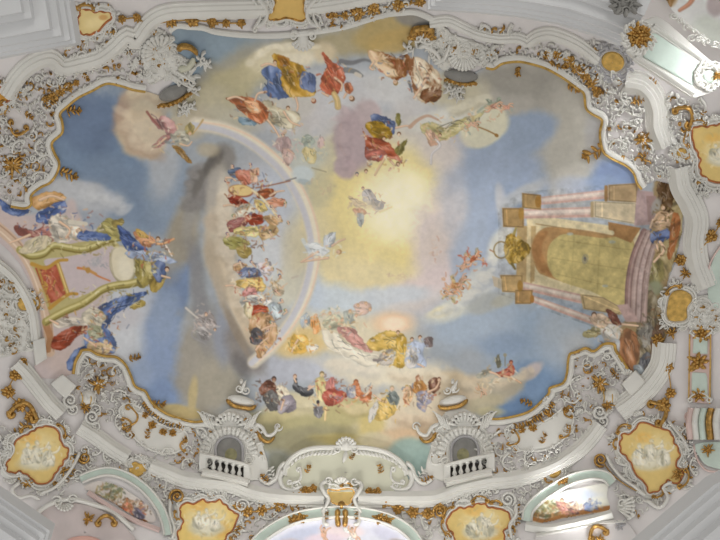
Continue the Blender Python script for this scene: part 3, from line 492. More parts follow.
def paint_portal():
    R, H, L = robe, head, limb
    PS = lambda pts, col, a=1: poly(pts, col, a, .7, False)
    poly([(655, 182), (674, 184), (683, 210), (678, 244), (668, 284), (670, 335), (648, 376), (630, 372), (612, 344), (640, 300), (650, 250)], (146, 124, 88), 1, 2, nz=.3)
    R([(664, 190), (682, 206), (680, 240), (668, 276), (656, 282), (658, 256), (668, 226)], (158, 140, 96), 110, .5); R([(672, 214), (681, 220), (676, 246), (668, 258)], (166, 102, 56), 110, .4); R([(658, 182), (672, 184), (672, 208), (664, 212), (658, 198)], (88, 62, 36), 80, .5); R([(648, 262), (660, 258), (664, 276), (654, 288), (648, 280)], (140, 128, 78), 80)
    ell(655, 288, 8, 8, 0, (134, 138, 112), .7, .9, .4); R([(640, 300), (652, 292), (662, 310), (666, 330), (654, 352), (644, 366), (636, 340)], (124, 110, 84), 70, .6)
    PS([(526, 214), (613, 226), (640, 230), (634, 290), (622, 306), (532, 284)], (204, 188, 146)); PS([(517, 226), (536, 226), (534, 292), (516, 292)], (180, 150, 100)); PS([(527, 226), (531, 226), (530, 290), (526, 290)], (206, 186, 140))
    poly([(532, 252), (534, 238), (541, 230), (552, 227), (590, 231), (632, 238), (628, 302), (590, 290), (548, 277), (537, 270)], (176, 132, 80), 1, .8)
    poly([(547, 258), (549, 246), (556, 238), (567, 234), (600, 238), (633, 242), (626, 303), (590, 291), (560, 281), (550, 272)], (186, 168, 104), 1, .8)
    poly([(532, 252), (534, 240), (541, 232), (548, 232), (542, 246), (545, 262), (552, 276), (540, 270)], (164, 112, 62), .8, 1.5)
    for (a, b) in (((552, 258), (628, 270)), ((560, 240), (631, 250)), ((556, 274), (626, 290))): stroke([a, b], .8, (160, 140, 84), .8, .7)
    for x in (574, 600): stroke([(x, 237 + (x - 574) * .1), (x - 3, 287 + (x - 574) * .25)], .8, (164, 146, 88), .8, .6)
    ell(585, 259, 3.4, 5, 10, (150, 142, 112), .3, .9, .2); ell(585, 259, 1.4, 2.4, 0, (90, 90, 96), .4, .9, 0)
    for x, y in ((612, 242), (605, 286), (570, 234)): ell(x, y, 3.4, 1.6, 0, (160, 164, 150), .5, .8, .2)
    PS([(608, 222), (641, 228), (631, 243), (609, 234)], (160, 116, 68)); stroke([(536, 221), (575, 226), (612, 233)], 4.6, (206, 190, 148)); stroke([(536, 224), (612, 236)], 1, (160, 130, 84)); stroke([(534, 284), (580, 298), (624, 310)], 5, (206, 190, 150)); stroke([(534, 288), (622, 314)], 1., (166, 134, 84))

    def column(a, b, w, pink=(190, 136, 124)):
        a, b = np.array(a, float), np.array(b, float)
        n = np.array([-(b - a)[1], (b - a)[0]]); n /= np.linalg.norm(n)
        stroke([a, b], w, (190, 168, 154), w * 1.15, 1, .6, False); stroke([a + n * w * .36, b + n * w * .4], w * .26, pink, w * .28, .6, .9, False); stroke([a - n * w * .42, b - n * w * .45], w * .16, pink, w * .18, .55, .8, False); stroke([a - n * w * .12, b - n * w * .14], w * .34, (208, 194, 182), w * .36, .8, 1.0, False)
    column((541, 201), (609, 194), 8); column((524, 214), (594, 212), 9.5); column((524, 286), (581, 299), 8); column((533, 299), (596, 322), 6.5)
    for q, c in (([(608, 185), (638, 183), (638, 203), (608, 201)], (176, 146, 104)), ([(593, 201), (638, 203), (638, 225), (593, 217)], (200, 182, 146)), ([(580, 294), (603, 297), (624, 309), (620, 315), (583, 309)], (186, 160, 112)),
                 ([(522, 193), (541, 195), (541, 210), (522, 208)], (168, 134, 82)), ([(502, 208), (524, 208), (524, 228), (503, 227)], (172, 136, 82)), ([(500, 275), (523, 275), (523, 293), (502, 292)], (186, 152, 98)), ([(515, 290), (533, 290), (531, 304), (515, 304)], (172, 134, 82))):
        PS(q, c)
        q = np.array(q, float); m = q.mean(0)
        stroke(np.vstack([q, q[:1]]) * .9 + m * .1, .9, tuple(int(k * .72) for k in c), .9, .8, .5, False)
        stroke([q[0] * .8 + q[1] * .2 + (0, 2), q[3] * .8 + q[2] * .2 - (0, 2)], 1.2, tuple(min(255, int(k * 1.2)) for k in c), 1.2, .8, .5, False)
    PS([(492, 276), (502, 279), (502, 290), (494, 286)], (188, 170, 140), .8); ell(538, 202, 3, 6, 0, (160, 112, 44), .4, 1, .2); ell(521, 214, 3, 6.5, 0, (170, 126, 56), .4, 1, .2); ell(520, 286, 3, 6, 0, (170, 126, 56), .4, 1, .2); ell(532, 299, 2.4, 4.5, 0, (164, 112, 50), .4, 1, .2); stroke([(592, 203), (592, 216)], 3, (172, 146, 104)); stroke([(606, 187), (606, 200)], 3.4, (150, 112, 66))
    PS([(637, 190), (653, 192), (657, 224), (634, 226)], (168, 142, 140)); PS([(646, 196), (656, 196), (658, 220), (648, 222)], (150, 122, 118)); ell(656, 206, 5, 10, 20, (150, 146, 140), .6, .9, .3)
    for k, (w, c) in enumerate((((7), (146, 114, 108)), ((6.5), (170, 144, 136)), ((6.5), (176, 152, 146)), ((6), (158, 134, 126)))):
        p = np.array([(644 + 4.6 * k, 232 + k), (634 + 5.6 * k, 256), (629 + 5.6 * k, 282), (628 + 5.2 * k, 312 + 3 * k)], float)
        stroke(p, w, c, w); stroke(p - (2.8, 0), 1, (108, 82, 76), 1, .7); stroke(p + (.6, 0), 1.6, (196, 174, 166), 1.4, .5)
    PS([(617, 305), (628, 304), (640, 322), (626, 322)], (176, 146, 140))
    R([(651, 229), (668, 229), (668, 240), (652, 243)], (66, 88, 150)); R([(652, 220), (660, 212), (669, 214), (670, 224), (662, 230), (652, 230)], (204, 168, 132), amp=.4); L([(656, 222), (666, 222), (672, 212)], 3); L([(660, 242), (664, 250), (654, 262)], 3.4); L([(656, 242), (658, 250)], 3.4); H(663, 208, 3, (110, 80, 45)); L([(653, 220), (650, 228)], 2.6)
    R([(504, 246), (510, 234), (520, 240), (530, 248), (522, 260), (510, 264), (505, 256)], (176, 138, 46), amp=.6, freq=3); stroke([(514, 234), (516, 228)], 3, (166, 146, 74), 2); stroke([(512, 264), (515, 269)], 3, (120, 104, 56), 2)
    t = np.linspace(0, 6.28, 26); stroke(np.stack([501 + 7.2 * np.cos(t), 250 + 8.2 * np.sin(t)], 1), 1.3, (146, 124, 76), 1.3)
    R([(583, 334), (592, 328), (602, 330), (598, 336), (588, 338)], (160, 150, 106), 0, .4); R([(600, 326), (612, 322), (620, 332), (616, 344), (606, 342)], (190, 186, 178), 60, .35); R([(590, 318), (602, 314), (610, 322), (600, 328)], (206, 176, 146), amp=.3); H(594, 316, 3.2, (110, 80, 60)); L([(606, 322), (622, 324), (638, 326)], 2.8); L([(614, 342), (626, 352), (636, 362)], 3.2, (196, 168, 140)); R([(606, 310), (614, 312), (620, 324), (612, 322)], (130, 76, 60)); R([(624, 330), (636, 334), (640, 352), (630, 372), (618, 356)], (166, 112, 74), 75, .4); R([(606, 346), (618, 340), (620, 352), (612, 358)], (176, 180, 184), amp=.3)
    R([(638, 330), (650, 322), (654, 338), (644, 348)], (150, 144, 134), amp=.5); R([(640, 360), (648, 352), (652, 366), (646, 376), (640, 370)], (72, 72, 78)); R([(634, 366), (642, 366), (642, 374), (636, 374)], (140, 150, 156)); R([(652, 330), (662, 322), (662, 344), (652, 356)], (104, 78, 58))
    # age and broken colour on the painted stone
    w = _win(496, 184, 660, 326); js, is_, X, Y = w
    k = (1 + .16 * NZ_MID + .12 * NZ_FINE + .05 * NZ_BIG)[js, is_][..., None]
    ins, d = _pdist(np.array([(498, 208), (520, 192), (640, 182), (660, 226), (640, 324), (590, 326), (498, 294)], float), X, Y)
    q = canvas[js, is_]; g = q.mean(-1, keepdims=True)
    canvas[js, is_] = np.where(ins[..., None], np.clip((g + (q - g) * .92) * k * .95, 0, 1), q)
    B = bustle
    B(514, 248, 8, 14, 40, 51, ((190, 150, 60), (130, 100, 40), (214, 180, 90))); B(663, 228, 12, 34, 60, 52, ((150, 130, 86), (110, 84, 50), (180, 150, 110), (90, 70, 44))); B(652, 340, 14, 34, 70, 53, ((110, 100, 80), (150, 140, 120), (80, 74, 66), (130, 90, 64))); B(606, 332, 18, 14, 40, 54, ((190, 180, 166), (206, 170, 140), (150, 140, 100), (120, 84, 64))); B(584, 262, 50, 24, 60, 55, ((170, 150, 92), (196, 178, 118), (150, 130, 80)), .35); B(646, 272, 10, 36, 40, 56, ((140, 110, 104), (190, 168, 160)), .4)
# ------------------------------------------------------------------ pigment of the smaller painted fields
def grisaille(cx, cy, s, seed, col=(206, 200, 180)):
    """pale figures on a cloud, monochrome"""
    rs = np.random.RandomState(seed)
    ell(cx, cy + 9 * s, 20 * s, 8 * s, 0, (196, 188, 160), .6, .95, .3); ell(cx - 5 * s, cy + 7 * s, 12 * s, 6 * s, 20, (214, 208, 186), .7, .9, .3)
    for k in range(3):
        x = cx + (k - 1) * 9 * s + rs.uniform(-2, 2); y = cy - abs(k - 1) * -3 * s + rs.uniform(-2, 2)
        robe([(x - 5 * s, y - 4 * s), (x + 2 * s, y - 6 * s), (x + 6 * s, y + 1 * s), (x + 4 * s, y + 8 * s), (x - 5 * s, y + 7 * s)], col, 60 + 20 * k, .4, 3., seed + k, dark=(150, 146, 124))
        head(x + rs.uniform(-1, 1), y - 8 * s, 2.3 * s, (190, 180, 150), (216, 208, 188))
        limb([(x + 3 * s, y - 3 * s), (x + 8 * s, y - 5 * s), (x + 10 * s, y - 9 * s)], 1.8 * s, (214, 206, 186))


P_LL = [(36, 429), (46, 426), (58, 432), (62, 444), (68, 452), (64, 462), (56, 471), (50, 482), (38, 483), (30, 478), (20, 471), (9, 473), (6, 466), (12, 456), (14, 444), (24, 436)]
P_BL = [(180, 508), (186, 503), (194, 505), (202, 499), (210, 503), (220, 501), (227, 506), (233, 513), (238, 516), (234, 528), (226, 536), (222, 550), (186, 550), (178, 536), (182, 524)]
P_BR = [(446, 522), (452, 514), (460, 508), (470, 507), (482, 504), (490, 507), (500, 510), (509, 513), (510, 522), (504, 532), (504, 550), (456, 550), (454, 538), (450, 530)]
P_LR = [(622, 436), (632, 432), (640, 424), (650, 424), (664, 430), (672, 434), (676, 446), (680, 456), (676, 466), (683, 474), (678, 484), (668, 480), (660, 490), (650, 492), (645, 484), (638, 476), (632, 466), (626, 456), (620, 448)]
P_R = [(692, 130), (704, 126), (724, 124), (740, 126), (740, 184), (724, 182), (710, 180), (702, 174), (700, 160), (696, 148)]
P_TL = [(80, 10), (92, 10), (108, 12), (111, 18), (104, 24), (96, 31), (86, 35), (78, 28)]
P_L = [(-12, 84), (2, 86), (10, 90), (14, 96), (8, 101), (-12, 106)]
P_TOP = [(274, -8), (276, 2), (272, 10), (267, 17), (276, 19), (290, 18), (303, 20), (307, 16), (303, 8), (302, -8)]
P_BC = [(328, 489), (338, 491), (348, 489), (355, 491), (352, 498), (349, 504), (340, 506), (333, 503), (329, 496)]
S_LR = [(528, 512), (540, 502), (556, 494), (580, 488), (606, 484), (607, 496), (609, 510), (590, 514), (566, 518), (540, 523), (530, 520)]
S_LL = [(94, 482), (106, 482), (122, 488), (138, 498), (150, 508), (156, 520), (146, 522), (130, 514), (112, 502), (96, 494), (84, 488)]
S_BC = [(262, 552), (276, 534), (292, 526), (312, 521), (340, 519), (366, 521), (388, 526), (404, 536), (414, 552)]
S_TR = [(652, -20), (664, -6), (672, 8), (688, 26), (706, 42), (730, 52), (740, -20)]


def paint_small():
    yel = (222, 184, 96)
    for i, (P, cx, cy, s) in enumerate(((P_LL, 38, 453, 1.15), (P_BL, 208, 520, .95), (P_BR, 482, 524, .95), (P_LR, 652, 452, 1.15), (P_R, 722, 152, .9))):
        poly(P, (206, 178, 108) if i != 1 else (218, 188, 108), 1, 2, True, 5)
        ell(cx, cy, 20, 18, 0, (218, 200, 146), .9, .9, .4); ell(cx - 8, cy - 14, 10, 6, 0, (218, 168, 76), .9, .6, .4); ell(cx + 14, cy + 10, 8, 8, 0, (216, 160, 66), .9, .6, .4)
        grisaille(cx, cy, s, 40 + i)
    poly(P_TL, (206, 184, 124), 1, 2, True, 4); ell(96, 22, 12, 7, -20, (216, 196, 140), .8, .9, .5); ell(103, 17, 5, 3, 0, (180, 120, 60), .7, .6, .4)
    poly(P_L, (196, 142, 60), 1, 2, True, 4); poly(P_TOP, (200, 164, 92), 1, 2, True, 4); poly(P_BC, (208, 178, 108), 1, 2, True, 4)
    # right lower arch: landscape with people in a boat-like ground
    poly(S_LR, (200, 198, 188), 1, 2, True, 5); ell(556, 506, 18, 9, 0, (206, 206, 180), .8, .9, .3); ell(580, 496, 20, 8, 0, (176, 186, 206), .8, .9, .3); ell(596, 504, 12, 8, 0, (206, 204, 188), .8, .8, .3)
    for x, y in ((540, 506), (546, 502), (552, 506), (536, 512), (544, 510)): ell(x, y, 5, 4, 0, (134, 122, 66), .6, .8, .6)
    stroke([(530, 518), (545, 521), (562, 516), (585, 512), (610, 508)], 4, (160, 108, 60), 5); stroke([(534, 514), (548, 516), (560, 513)], 4, (96, 84, 54), 3, .9)
    robe([(556, 502), (564, 503), (572, 506), (574, 512), (566, 516), (560, 512)], (160, 100, 88)); robe([(566, 504), (576, 508), (578, 513), (570, 514)], (112, 84, 80)); robe([(586, 502), (594, 504), (598, 509), (590, 511), (584, 508)], (94, 112, 160)); head(562, 501, 2.2); head(590, 501, 2)
    # left lower arch: garden scene
    poly(S_LL, (190, 182, 176), 1, 2, True, 5); ell(110, 490, 12, 8, 20, (176, 166, 164), .8, .8, .3); ell(136, 504, 12, 8, 30, (198, 190, 182), .8, .8, .3)
    for x, y in ((106, 488), (112, 486), (116, 492), (108, 496), (120, 490), (113, 498)): ell(x, y, 4.5, 3.6, 0, (108, 116, 88), .6, .85, .6)
    stroke([(98, 496), (112, 504), (128, 512), (146, 522)], 3.4, (130, 86, 52), 3); robe([(123, 502), (130, 502), (133, 510), (127, 514), (122, 508)], (196, 96, 58)); robe([(134, 508), (142, 510), (144, 518), (136, 518)], (120, 112, 140)); robe([(140, 502), (146, 506), (144, 512), (138, 508)], (150, 112, 90)); head(127, 500, 2, skin=(206, 140, 100)); head(141, 503, 2); stroke([(108, 500), (112, 486)], 1.4, (110, 96, 70))
    # bottom centre soffit: evening sky with two children
    poly(S_BC, (206, 206, 222), 1, 2, True, 8); ell(300, 536, 26, 7, -20, (180, 186, 214), .8, .9, .4); ell(345, 532, 22, 7, 0, (222, 204, 206), .8, .9, .4); ell(385, 534, 20, 7, 20, (190, 190, 214), .8, .9, .4); ell(325, 540, 20, 6, 0, (214, 196, 208), .8, .9, .4); ell(398, 542, 10, 4, 10, (176, 160, 156), .8, .8, .4); ell(290, 544, 10, 5, 0, (200, 180, 180), .7, .7, .4)
    putto(323, 534, .9, -80, None, (226, 176, 146)); putto(353, 534, .9, -100, (236, 234, 232), (234, 214, 200))
    # upper right vault beside the arch
    poly(S_TR, (214, 214, 214), 1, 2, False, 8); ell(700, 8, 26, 16, 30, (220, 222, 222), .8, .9, .3); ell(712, 30, 20, 12, 30, (206, 212, 204), .8, .9, .3); ell(668, -4, 10, 10, 0, (176, 140, 90), .6, .9, .3); robe([(662, -6), (674, -8), (672, 4), (664, 8)], (150, 110, 62)); limb([(696, -8), (690, 2), (680, 9)], 6, (196, 140, 114), 3); ell(716, 4, 8, 10, 0, (176, 160, 162), .7, .8, .3)
    G = ((96, 104, 70), (134, 124, 76), (160, 150, 110), (86, 92, 74), (190, 184, 150), (150, 110, 70))
    bustle(110, 492, 15, 9, 90, 61, G, .7); bustle(136, 508, 16, 9, 70, 62, ((190, 110, 70), (120, 110, 140), (200, 180, 150), (110, 90, 70), (206, 196, 180)), .8); bustle(122, 504, 20, 6, 50, 63, ((130, 86, 52), (100, 80, 56), (160, 120, 80)), .7)
    bustle(544, 508, 14, 8, 90, 64, G, .7); bustle(568, 508, 16, 7, 60, 65, ((160, 100, 88), (112, 84, 80), (206, 180, 150), (190, 150, 110)), .7); bustle(592, 506, 12, 6, 40, 66, ((94, 112, 160), (150, 160, 180), (206, 190, 160)), .7); bustle(566, 516, 34, 4, 60, 67, ((150, 104, 60), (104, 84, 54), (190, 140, 90)), .7)
    for cx, cy in ((38, 453), (208, 522), (482, 526), (652, 452), (722, 152)): bustle(cx, cy, 24, 18, 60, 68 + cx, ((226, 214, 176), (206, 190, 140), (196, 160, 90), (216, 204, 180), (180, 164, 120)), .5)
# ------------------------------------------------------------------ the place
# Metres.  The visitor stands on the nave floor (z = 0, eye at 1.6 m) and looks up.
# The vault is a shallow oval dome on a deep cove; every ornament is plaster that
# stands out of that shell by its own relief.
SC = bpy.context.scene
COL = SC.collection
EYE = np.array([0., 0., 1.6])
TH = math.radians(15.); FOC = 620.
FWD = np.array([0, math.sin(TH), math.cos(TH)]); RIGHT = np.array([1., 0, 0]); DOWN = np.array([0, math.cos(TH), -math.sin(TH)])
VC = np.array([-.10, 3.9]); VA, VB, VP = 7.6, 5.56, 2.2
ZC = 1.6 + 13.5


def shell_z(X, Y):
    r = (np.abs((X - VC[0]) / VA) ** VP + np.abs((Y - VC[1]) / VB) ** VP) ** (1 / VP)
    return np.where(r < 1, ZC + 3.0 * (1 - r * r), ZC - 6.0 * (r - 1) - 7. * (r - 1) ** 2)


_S = 2.
_px = np.arange(-140, 861, _S); _py = np.arange(-140, 681, _S)
_PX, _PY = np.meshgrid(_px, _py)
_D = FWD[None, None] * FOC + RIGHT * (_PX - 360)[..., None] + DOWN * (_PY - 270)[..., None]
_D /= FOC
_lo = np.full(_PX.shape, 2.); _hi = np.full(_PX.shape, 20.)
for _ in range(44):
    _m = (_lo + _hi) / 2
    below = EYE[2] + _m * _D[..., 2] < shell_z(_m * _D[..., 0], _m * _D[..., 1])
    _lo = np.where(below, _m, _lo); _hi = np.where(below, _hi, _m)
_T = (_lo + _hi) / 2
_HIT = EYE + _T[..., None] * _D
_e = .01
_gxn = (shell_z(_HIT[..., 0] + _e, _HIT[..., 1]) - shell_z(_HIT[..., 0] - _e, _HIT[..., 1])) / (2 * _e)
_gyn = (shell_z(_HIT[..., 0], _HIT[..., 1] + _e) - shell_z(_HIT[..., 0], _HIT[..., 1] - _e)) / (2 * _e)
_NR = np.stack([_gxn, _gyn, -np.ones_like(_gxn)], -1)
_NR /= np.linalg.norm(_NR, axis=-1, keepdims=True)
_SCL = _T / FOC                       # metres that one pixel of the picture spans there


def _bil(G, x, y):
    fx = np.clip((x - _px[0]) / _S, 0, len(_px) - 1.001); fy = np.clip((y - _py[0]) / _S, 0, len(_py) - 1.001)
    i = fx.astype(int); j = fy.astype(int); u = fx - i; v = fy - j
    if G.ndim == 3:
        u = u[:, None]; v = v[:, None]
    return (G[j, i] * (1 - u) + G[j, i + 1] * u) * (1 - v) + (G[j + 1, i] * (1 - u) + G[j + 1, i + 1] * u) * v


def on_shell(V):
    """(u, v, h) on the plaster -> world: u, v across the vault, h the relief towards the room"""
    x, y, h = V[:, 0], V[:, 1], V[:, 2]
    return _bil(_HIT, x, y) + _bil(_NR, x, y) * (h * _bil(_SCL, x, y))[:, None]


def on_level(z):
    """a place function for members that hang at one height, z metres over the floor"""
    def f(V):
        D = FWD + RIGHT * ((V[:, 0] - 360) / FOC)[:, None] + DOWN * ((V[:, 1] - 270) / FOC)[:, None]
        t = (z - EYE[2]) / D[:, 2]
        P = EYE + t[:, None] * D
        P[:, 2] -= V[:, 2] * t / FOC
        return P
    return f


# ------------------------------------------------------------------ meshes
class MB:
    def __init__(s, place=on_shell):
        s.v, s.f, s.n, s.place, s.off = [], [], 0, place, 0.

    def add(s, V, F):
        V = np.asarray(V, float)
        s.v.append(V); s.f.append(np.asarray(F, int) + s.n); s.n += len(V)

    def grid(s, V, a, b, wrap=False):
        """V (a*b rows) as a quad sheet; wrap joins the b direction"""
        i = np.arange(a - 1)[:, None]; j = np.arange(b if wrap else b - 1)[None]
        k = (j + 1) % b
        F = np.stack([i * b + j, i * b + k, (i + 1) * b + k, (i + 1) * b + j], -1).reshape(-1, 4)
        s.add(V, F)

    # --- swept members -------------------------------------------------
    def tube(s, path, w0, w1=None, h0=0., hr=.8, step=1.3, curve=True, closed=False, n=6, ends=True):
        """half-round roll along a path; width w0 -> w1, relief hr * width on top of h0"""
        P = cr(path, step, closed) if curve else np.array(path, float)
        if closed:
            P = np.vstack([P, P[:1]])
        w1 = w0 if w1 is None else w1
        m = len(P)
        d = np.gradient(P, axis=0); d /= np.linalg.norm(d, axis=1, keepdims=True) + 1e-9
        nn = np.stack([-d[:, 1], d[:, 0]], 1)
        t = np.linspace(0, 1, m)
        w = w0 + (w1 - w0) * t
        if ends and not closed:
            w = w * np.minimum(1, np.minimum(t, 1 - t) * m / 2 * .7 + .35)
        h = np.broadcast_to(h0, m) if np.ndim(h0) == 0 else np.interp(t, np.linspace(0, 1, len(h0)), h0)
        a = np.linspace(-.25, math.pi + .25, n)
        V = np.empty((m, n, 3))
        V[..., 0] = P[:, None, 0] + nn[:, None, 0] * (w[:, None] / 2 * np.cos(a))
        V[..., 1] = P[:, None, 1] + nn[:, None, 1] * (w[:, None] / 2 * np.cos(a))
        V[..., 2] = h[:, None] + w[:, None] * hr * np.sin(a)
        s.grid(V.reshape(-1, 3), m, n)
        return s

    def moulding(s, path, prof, curve=True, step=2.5, closed=False):
        """a profile [(offset, height)] swept along a path; offsets to the right of its direction (v down)"""
        P = cr(path, step, closed) if curve else np.array(path, float)
        if closed:
            P = np.vstack([P, P[:1]])
        e = np.diff(P, axis=0); e /= np.linalg.norm(e, axis=1, keepdims=True) + 1e-9
        ne = np.stack([-e[:, 1], e[:, 0]], 1)
        first, last = (ne[-1:], ne[:1]) if closed else (ne[:1], ne[-1:])
        A = np.vstack([first, ne]); B = np.vstack([ne, last])
        nn = A + B; nn /= np.linalg.norm(nn, axis=1, keepdims=True) + 1e-9
        nn /= np.clip((nn * A).sum(1, keepdims=True), .45, 1)
        pr = np.array(prof, float); k = len(pr)
        # a corner of the profile is a sharp arris: each face of it gets its own vertices
        for q in range(k - 1):
            V = np.empty((len(P), 2, 3))
            V[..., :2] = P[:, None] + nn[:, None] * pr[None, q:q + 2, :1]
            V[..., 2] = pr[None, q:q + 2, 1]
            s.grid(V.reshape(-1, 3), len(P), 2)
        return s

    def dome(s, x, y, rx, ry=None, ang=0, h0=0., hh=1.5, n=10, rings=4, pw=.5):
        ry = rx if ry is None else ry
        a = np.arange(n) / n * 2 * math.pi; t = np.sin(np.linspace(0, 1, rings) * math.pi / 2)
        c, sn = math.cos(math.radians(ang)), math.sin(math.radians(ang))
        t = 1 - np.linspace(0, .96, rings)
        U = t[:, None] * np.cos(a) * rx; W = t[:, None] * np.sin(a) * ry
        V = np.stack([x + U * c - W * sn, y + U * sn + W * c, np.broadcast_to((h0 + hh * (1 - t * t) ** pw)[:, None], U.shape)], -1)
        s.grid(V.reshape(-1, 3), rings, n, True)
        return s

    def leaf(s, x, y, L, w, ang, h0=.3, hh=1.2, curl=.0, lift=.6):
        """pointed leaf with a midrib, its tip bent by curl and lifted off the ground"""
        m = 6
        t = np.linspace(0, 1, m)
        th = math.radians(ang) + curl * t
        dx = np.cumsum(np.r_[0, np.cos(th[1:])]) * L / (m - 1); dy = np.cumsum(np.r_[0, np.sin(th[1:])]) * L / (m - 1)
        wd = w / 2 * np.sin(math.pi * (t * .86 + .1)) ** .8 * (1.12 - .3 * t)
        wd[-1] = .06 * w
        V = np.empty((m, 5, 3))
        for k, (o, hk) in enumerate(((-1, -.6), (-.9, .55), (0, 1.), (.9, .55), (1, -.6))):
            V[:, k, 0] = x + dx - np.sin(th) * wd * o
            V[:, k, 1] = y + dy + np.cos(th) * wd * o
            V[:, k, 2] = h0 + hh * hk * (.5 + .5 * np.sin(math.pi * t * .9 + .2)) + lift * t * t * (hh if hk > 0 else hh * .5)
        s.grid(V.reshape(-1, 3), m, 5)
        return s

    def scroll(s, x, y, r, ang, turns=1.3, hand=1, w=2., h0=.2, hr=.8, r_in=.22):
        """volute that winds in from radius r"""
        k = int(14 * turns) + 4
        t = np.linspace(0, 1, k)
        a = math.radians(ang) + hand * t * turns * 2 * math.pi
        rr = r * (1 - t) + r * r_in * t
        P = np.stack([x + np.cos(a) * rr, y + np.sin(a) * rr], 1)
        s.tube(P, w, w * .6, h0 + np.linspace(0, w * .5, 5), hr, curve=False)
        s.dome(x, y, max(.5, r * r_in), None, 0, h0 + w * .3, w * .7, 7, 3)
        return s

    def cscroll(s, p0, p1, bulge=.4, w=2., h0=.2, hr=.8, curl=.22):
        """C-shaped rocaille scroll between two points, both ends rolled in"""
        p0 = np.array(p0, float); p1 = np.array(p1, float)
        d = p1 - p0; L = np.linalg.norm(d) + 1e-6; e = d / L; n = np.array([-e[1], e[0]]) * np.sign(bulge or 1)
        b = abs(bulge) * L; r = curl * L
        pts = []
        for k in range(5):
            a = math.pi * .5 + (4 - k) * 1.05
            rr = r * (.35 + .16 * k)
            pts.append(p0 + e * (r * .55 + rr * -math.sin(a) * .6) + n * (r * .2 + rr * math.cos(a) * .8))
        for t in np.linspace(.02, .98, 7):
            pts.append(p0 + d * t + n * b * 4 * t * (1 - t) * (1 if b > 0 else 0) + n * 0)
        for k in range(4, -1, -1):
            a = math.pi * .5 + (4 - k) * 1.05
            rr = r * (.35 + .16 * k)
            pts.append(p1 - e * (r * .55 + rr * -math.sin(a) * .6) + n * (r * .2 + rr * math.cos(a) * .8))
        s.tube(pts, w, w, h0, hr, step=max(.8, L / 22))
        return s

    def flower(s, x, y, r, h0=.4, hh=1.6, petals=6, rot=0., leaves=0):
        for k in range(leaves):
            a = rot + 360 / max(1, leaves) * (k + .5) + random.uniform(-14, 14)
            s.leaf(x + math.cos(math.radians(a)) * r * .5, y + math.sin(math.radians(a)) * r * .5, r * random.uniform(.9, 1.25), r * .62, a, h0, hh * .6, random.uniform(-.7, .7), .8)
        for k in range(petals):
            a = math.radians(rot + 360 / petals * k + random.uniform(-8, 8))
            s.dome(x + math.cos(a) * r * .56, y + math.sin(a) * r * .56, r * .46, r * .36, math.degrees(a), h0, hh * random.uniform(.75, 1.05), 7, 3)
        s.dome(x, y, r * .34, None, 0, h0 + hh * .45, hh * .8, 7, 3)
        return s

    def burst(s, x, y, r, n=10, h0=.5, hh=1.4, seed=1):
        rs = random.Random(seed)
        for k in range(n):
            a = 360 / n * k + rs.uniform(-9, 9)
            s.leaf(x, y, r * rs.uniform(.75, 1.2), r * .34, a, h0, hh, rs.uniform(-.5, .5), 1.)
        s.dome(x, y, r * .3, None, 0, h0, hh * 1.6, 8, 3)
        return s

    def spray(s, x, y, L, ang, n=7, w=None, curl=.4, h0=.4, hh=1.1, seed=1, flower=True):
        """a plucked sprig: stem with leaves to both sides, a bloom at its end"""
        rs = random.Random(seed)
        t = np.linspace(0, 1, 7); th = math.radians(ang) + curl * (t - .2)
        X = x + np.cumsum(np.cos(th)) * L / 7; Y = y + np.cumsum(np.sin(th)) * L / 7
        s.tube(np.stack([X, Y], 1), L * .07 + .35, .4, h0 * .6, .8, curve=False)
        for k in range(n):
            q = int(k / n * 6.9)
            sd = 1 if k % 2 else -1
            s.leaf(X[q], Y[q], L * rs.uniform(.26, .42), L * rs.uniform(.12, .18), math.degrees(th[q]) + sd * rs.uniform(35, 70), h0, hh, sd * rs.uniform(.1, .7))
        if flower:
            s.flower(X[-1], Y[-1], L * .16, h0, hh * 1.2, 5)
        return s

    def shell(s, x, y, r0, r1, a0, a1, n, h0=.2, hh=1.4, sq=1., bead=True):
        """rocaille shell: a fan of ribs that swell towards their rims"""
        for k in range(n):
            a = math.radians(a0 + (a1 - a0) * (k + .5) / n)
            c, sn = math.cos(a), math.sin(a) * sq
            wd = math.radians(abs(a1 - a0)) / n * r1
            P = [(x + c * r, y + sn * r) for r in np.linspace(r0, r1, 7)]
            s.tube(P, wd * r0 / r1 * .9 + .3, wd * 1.02, h0 + np.linspace(0, hh, 5), .42, curve=False, n=5)
            if bead:
                s.dome(P[-1][0], P[-1][1], wd * .55, None, 0, h0 + hh * .8, wd * .55, 7, 3)
        return s

    def plate(s, poly_, h0, h1, bevel=1., smooth=True, step=2.):
        """a raised field with a bevelled rim"""
        P = cr(poly_, step, True) if smooth else np.array(poly_, float)
        c = P.mean(0)
        d = np.linalg.norm(P - c, axis=1, keepdims=True)
        In = P - (P - c) / d * bevel
        m = len(P)
        rows = [np.c_[P, np.full(m, h0)], np.c_[P, np.full(m, h1 - bevel * .3)], np.c_[In, np.full(m, h1)]]
        for q in (.75, .5, .25, .02):
            rows.append(np.c_[c + (In - c) * q, np.full(m, h1)])
        s.grid(np.vstack(rows), len(rows), m, True)
        return s

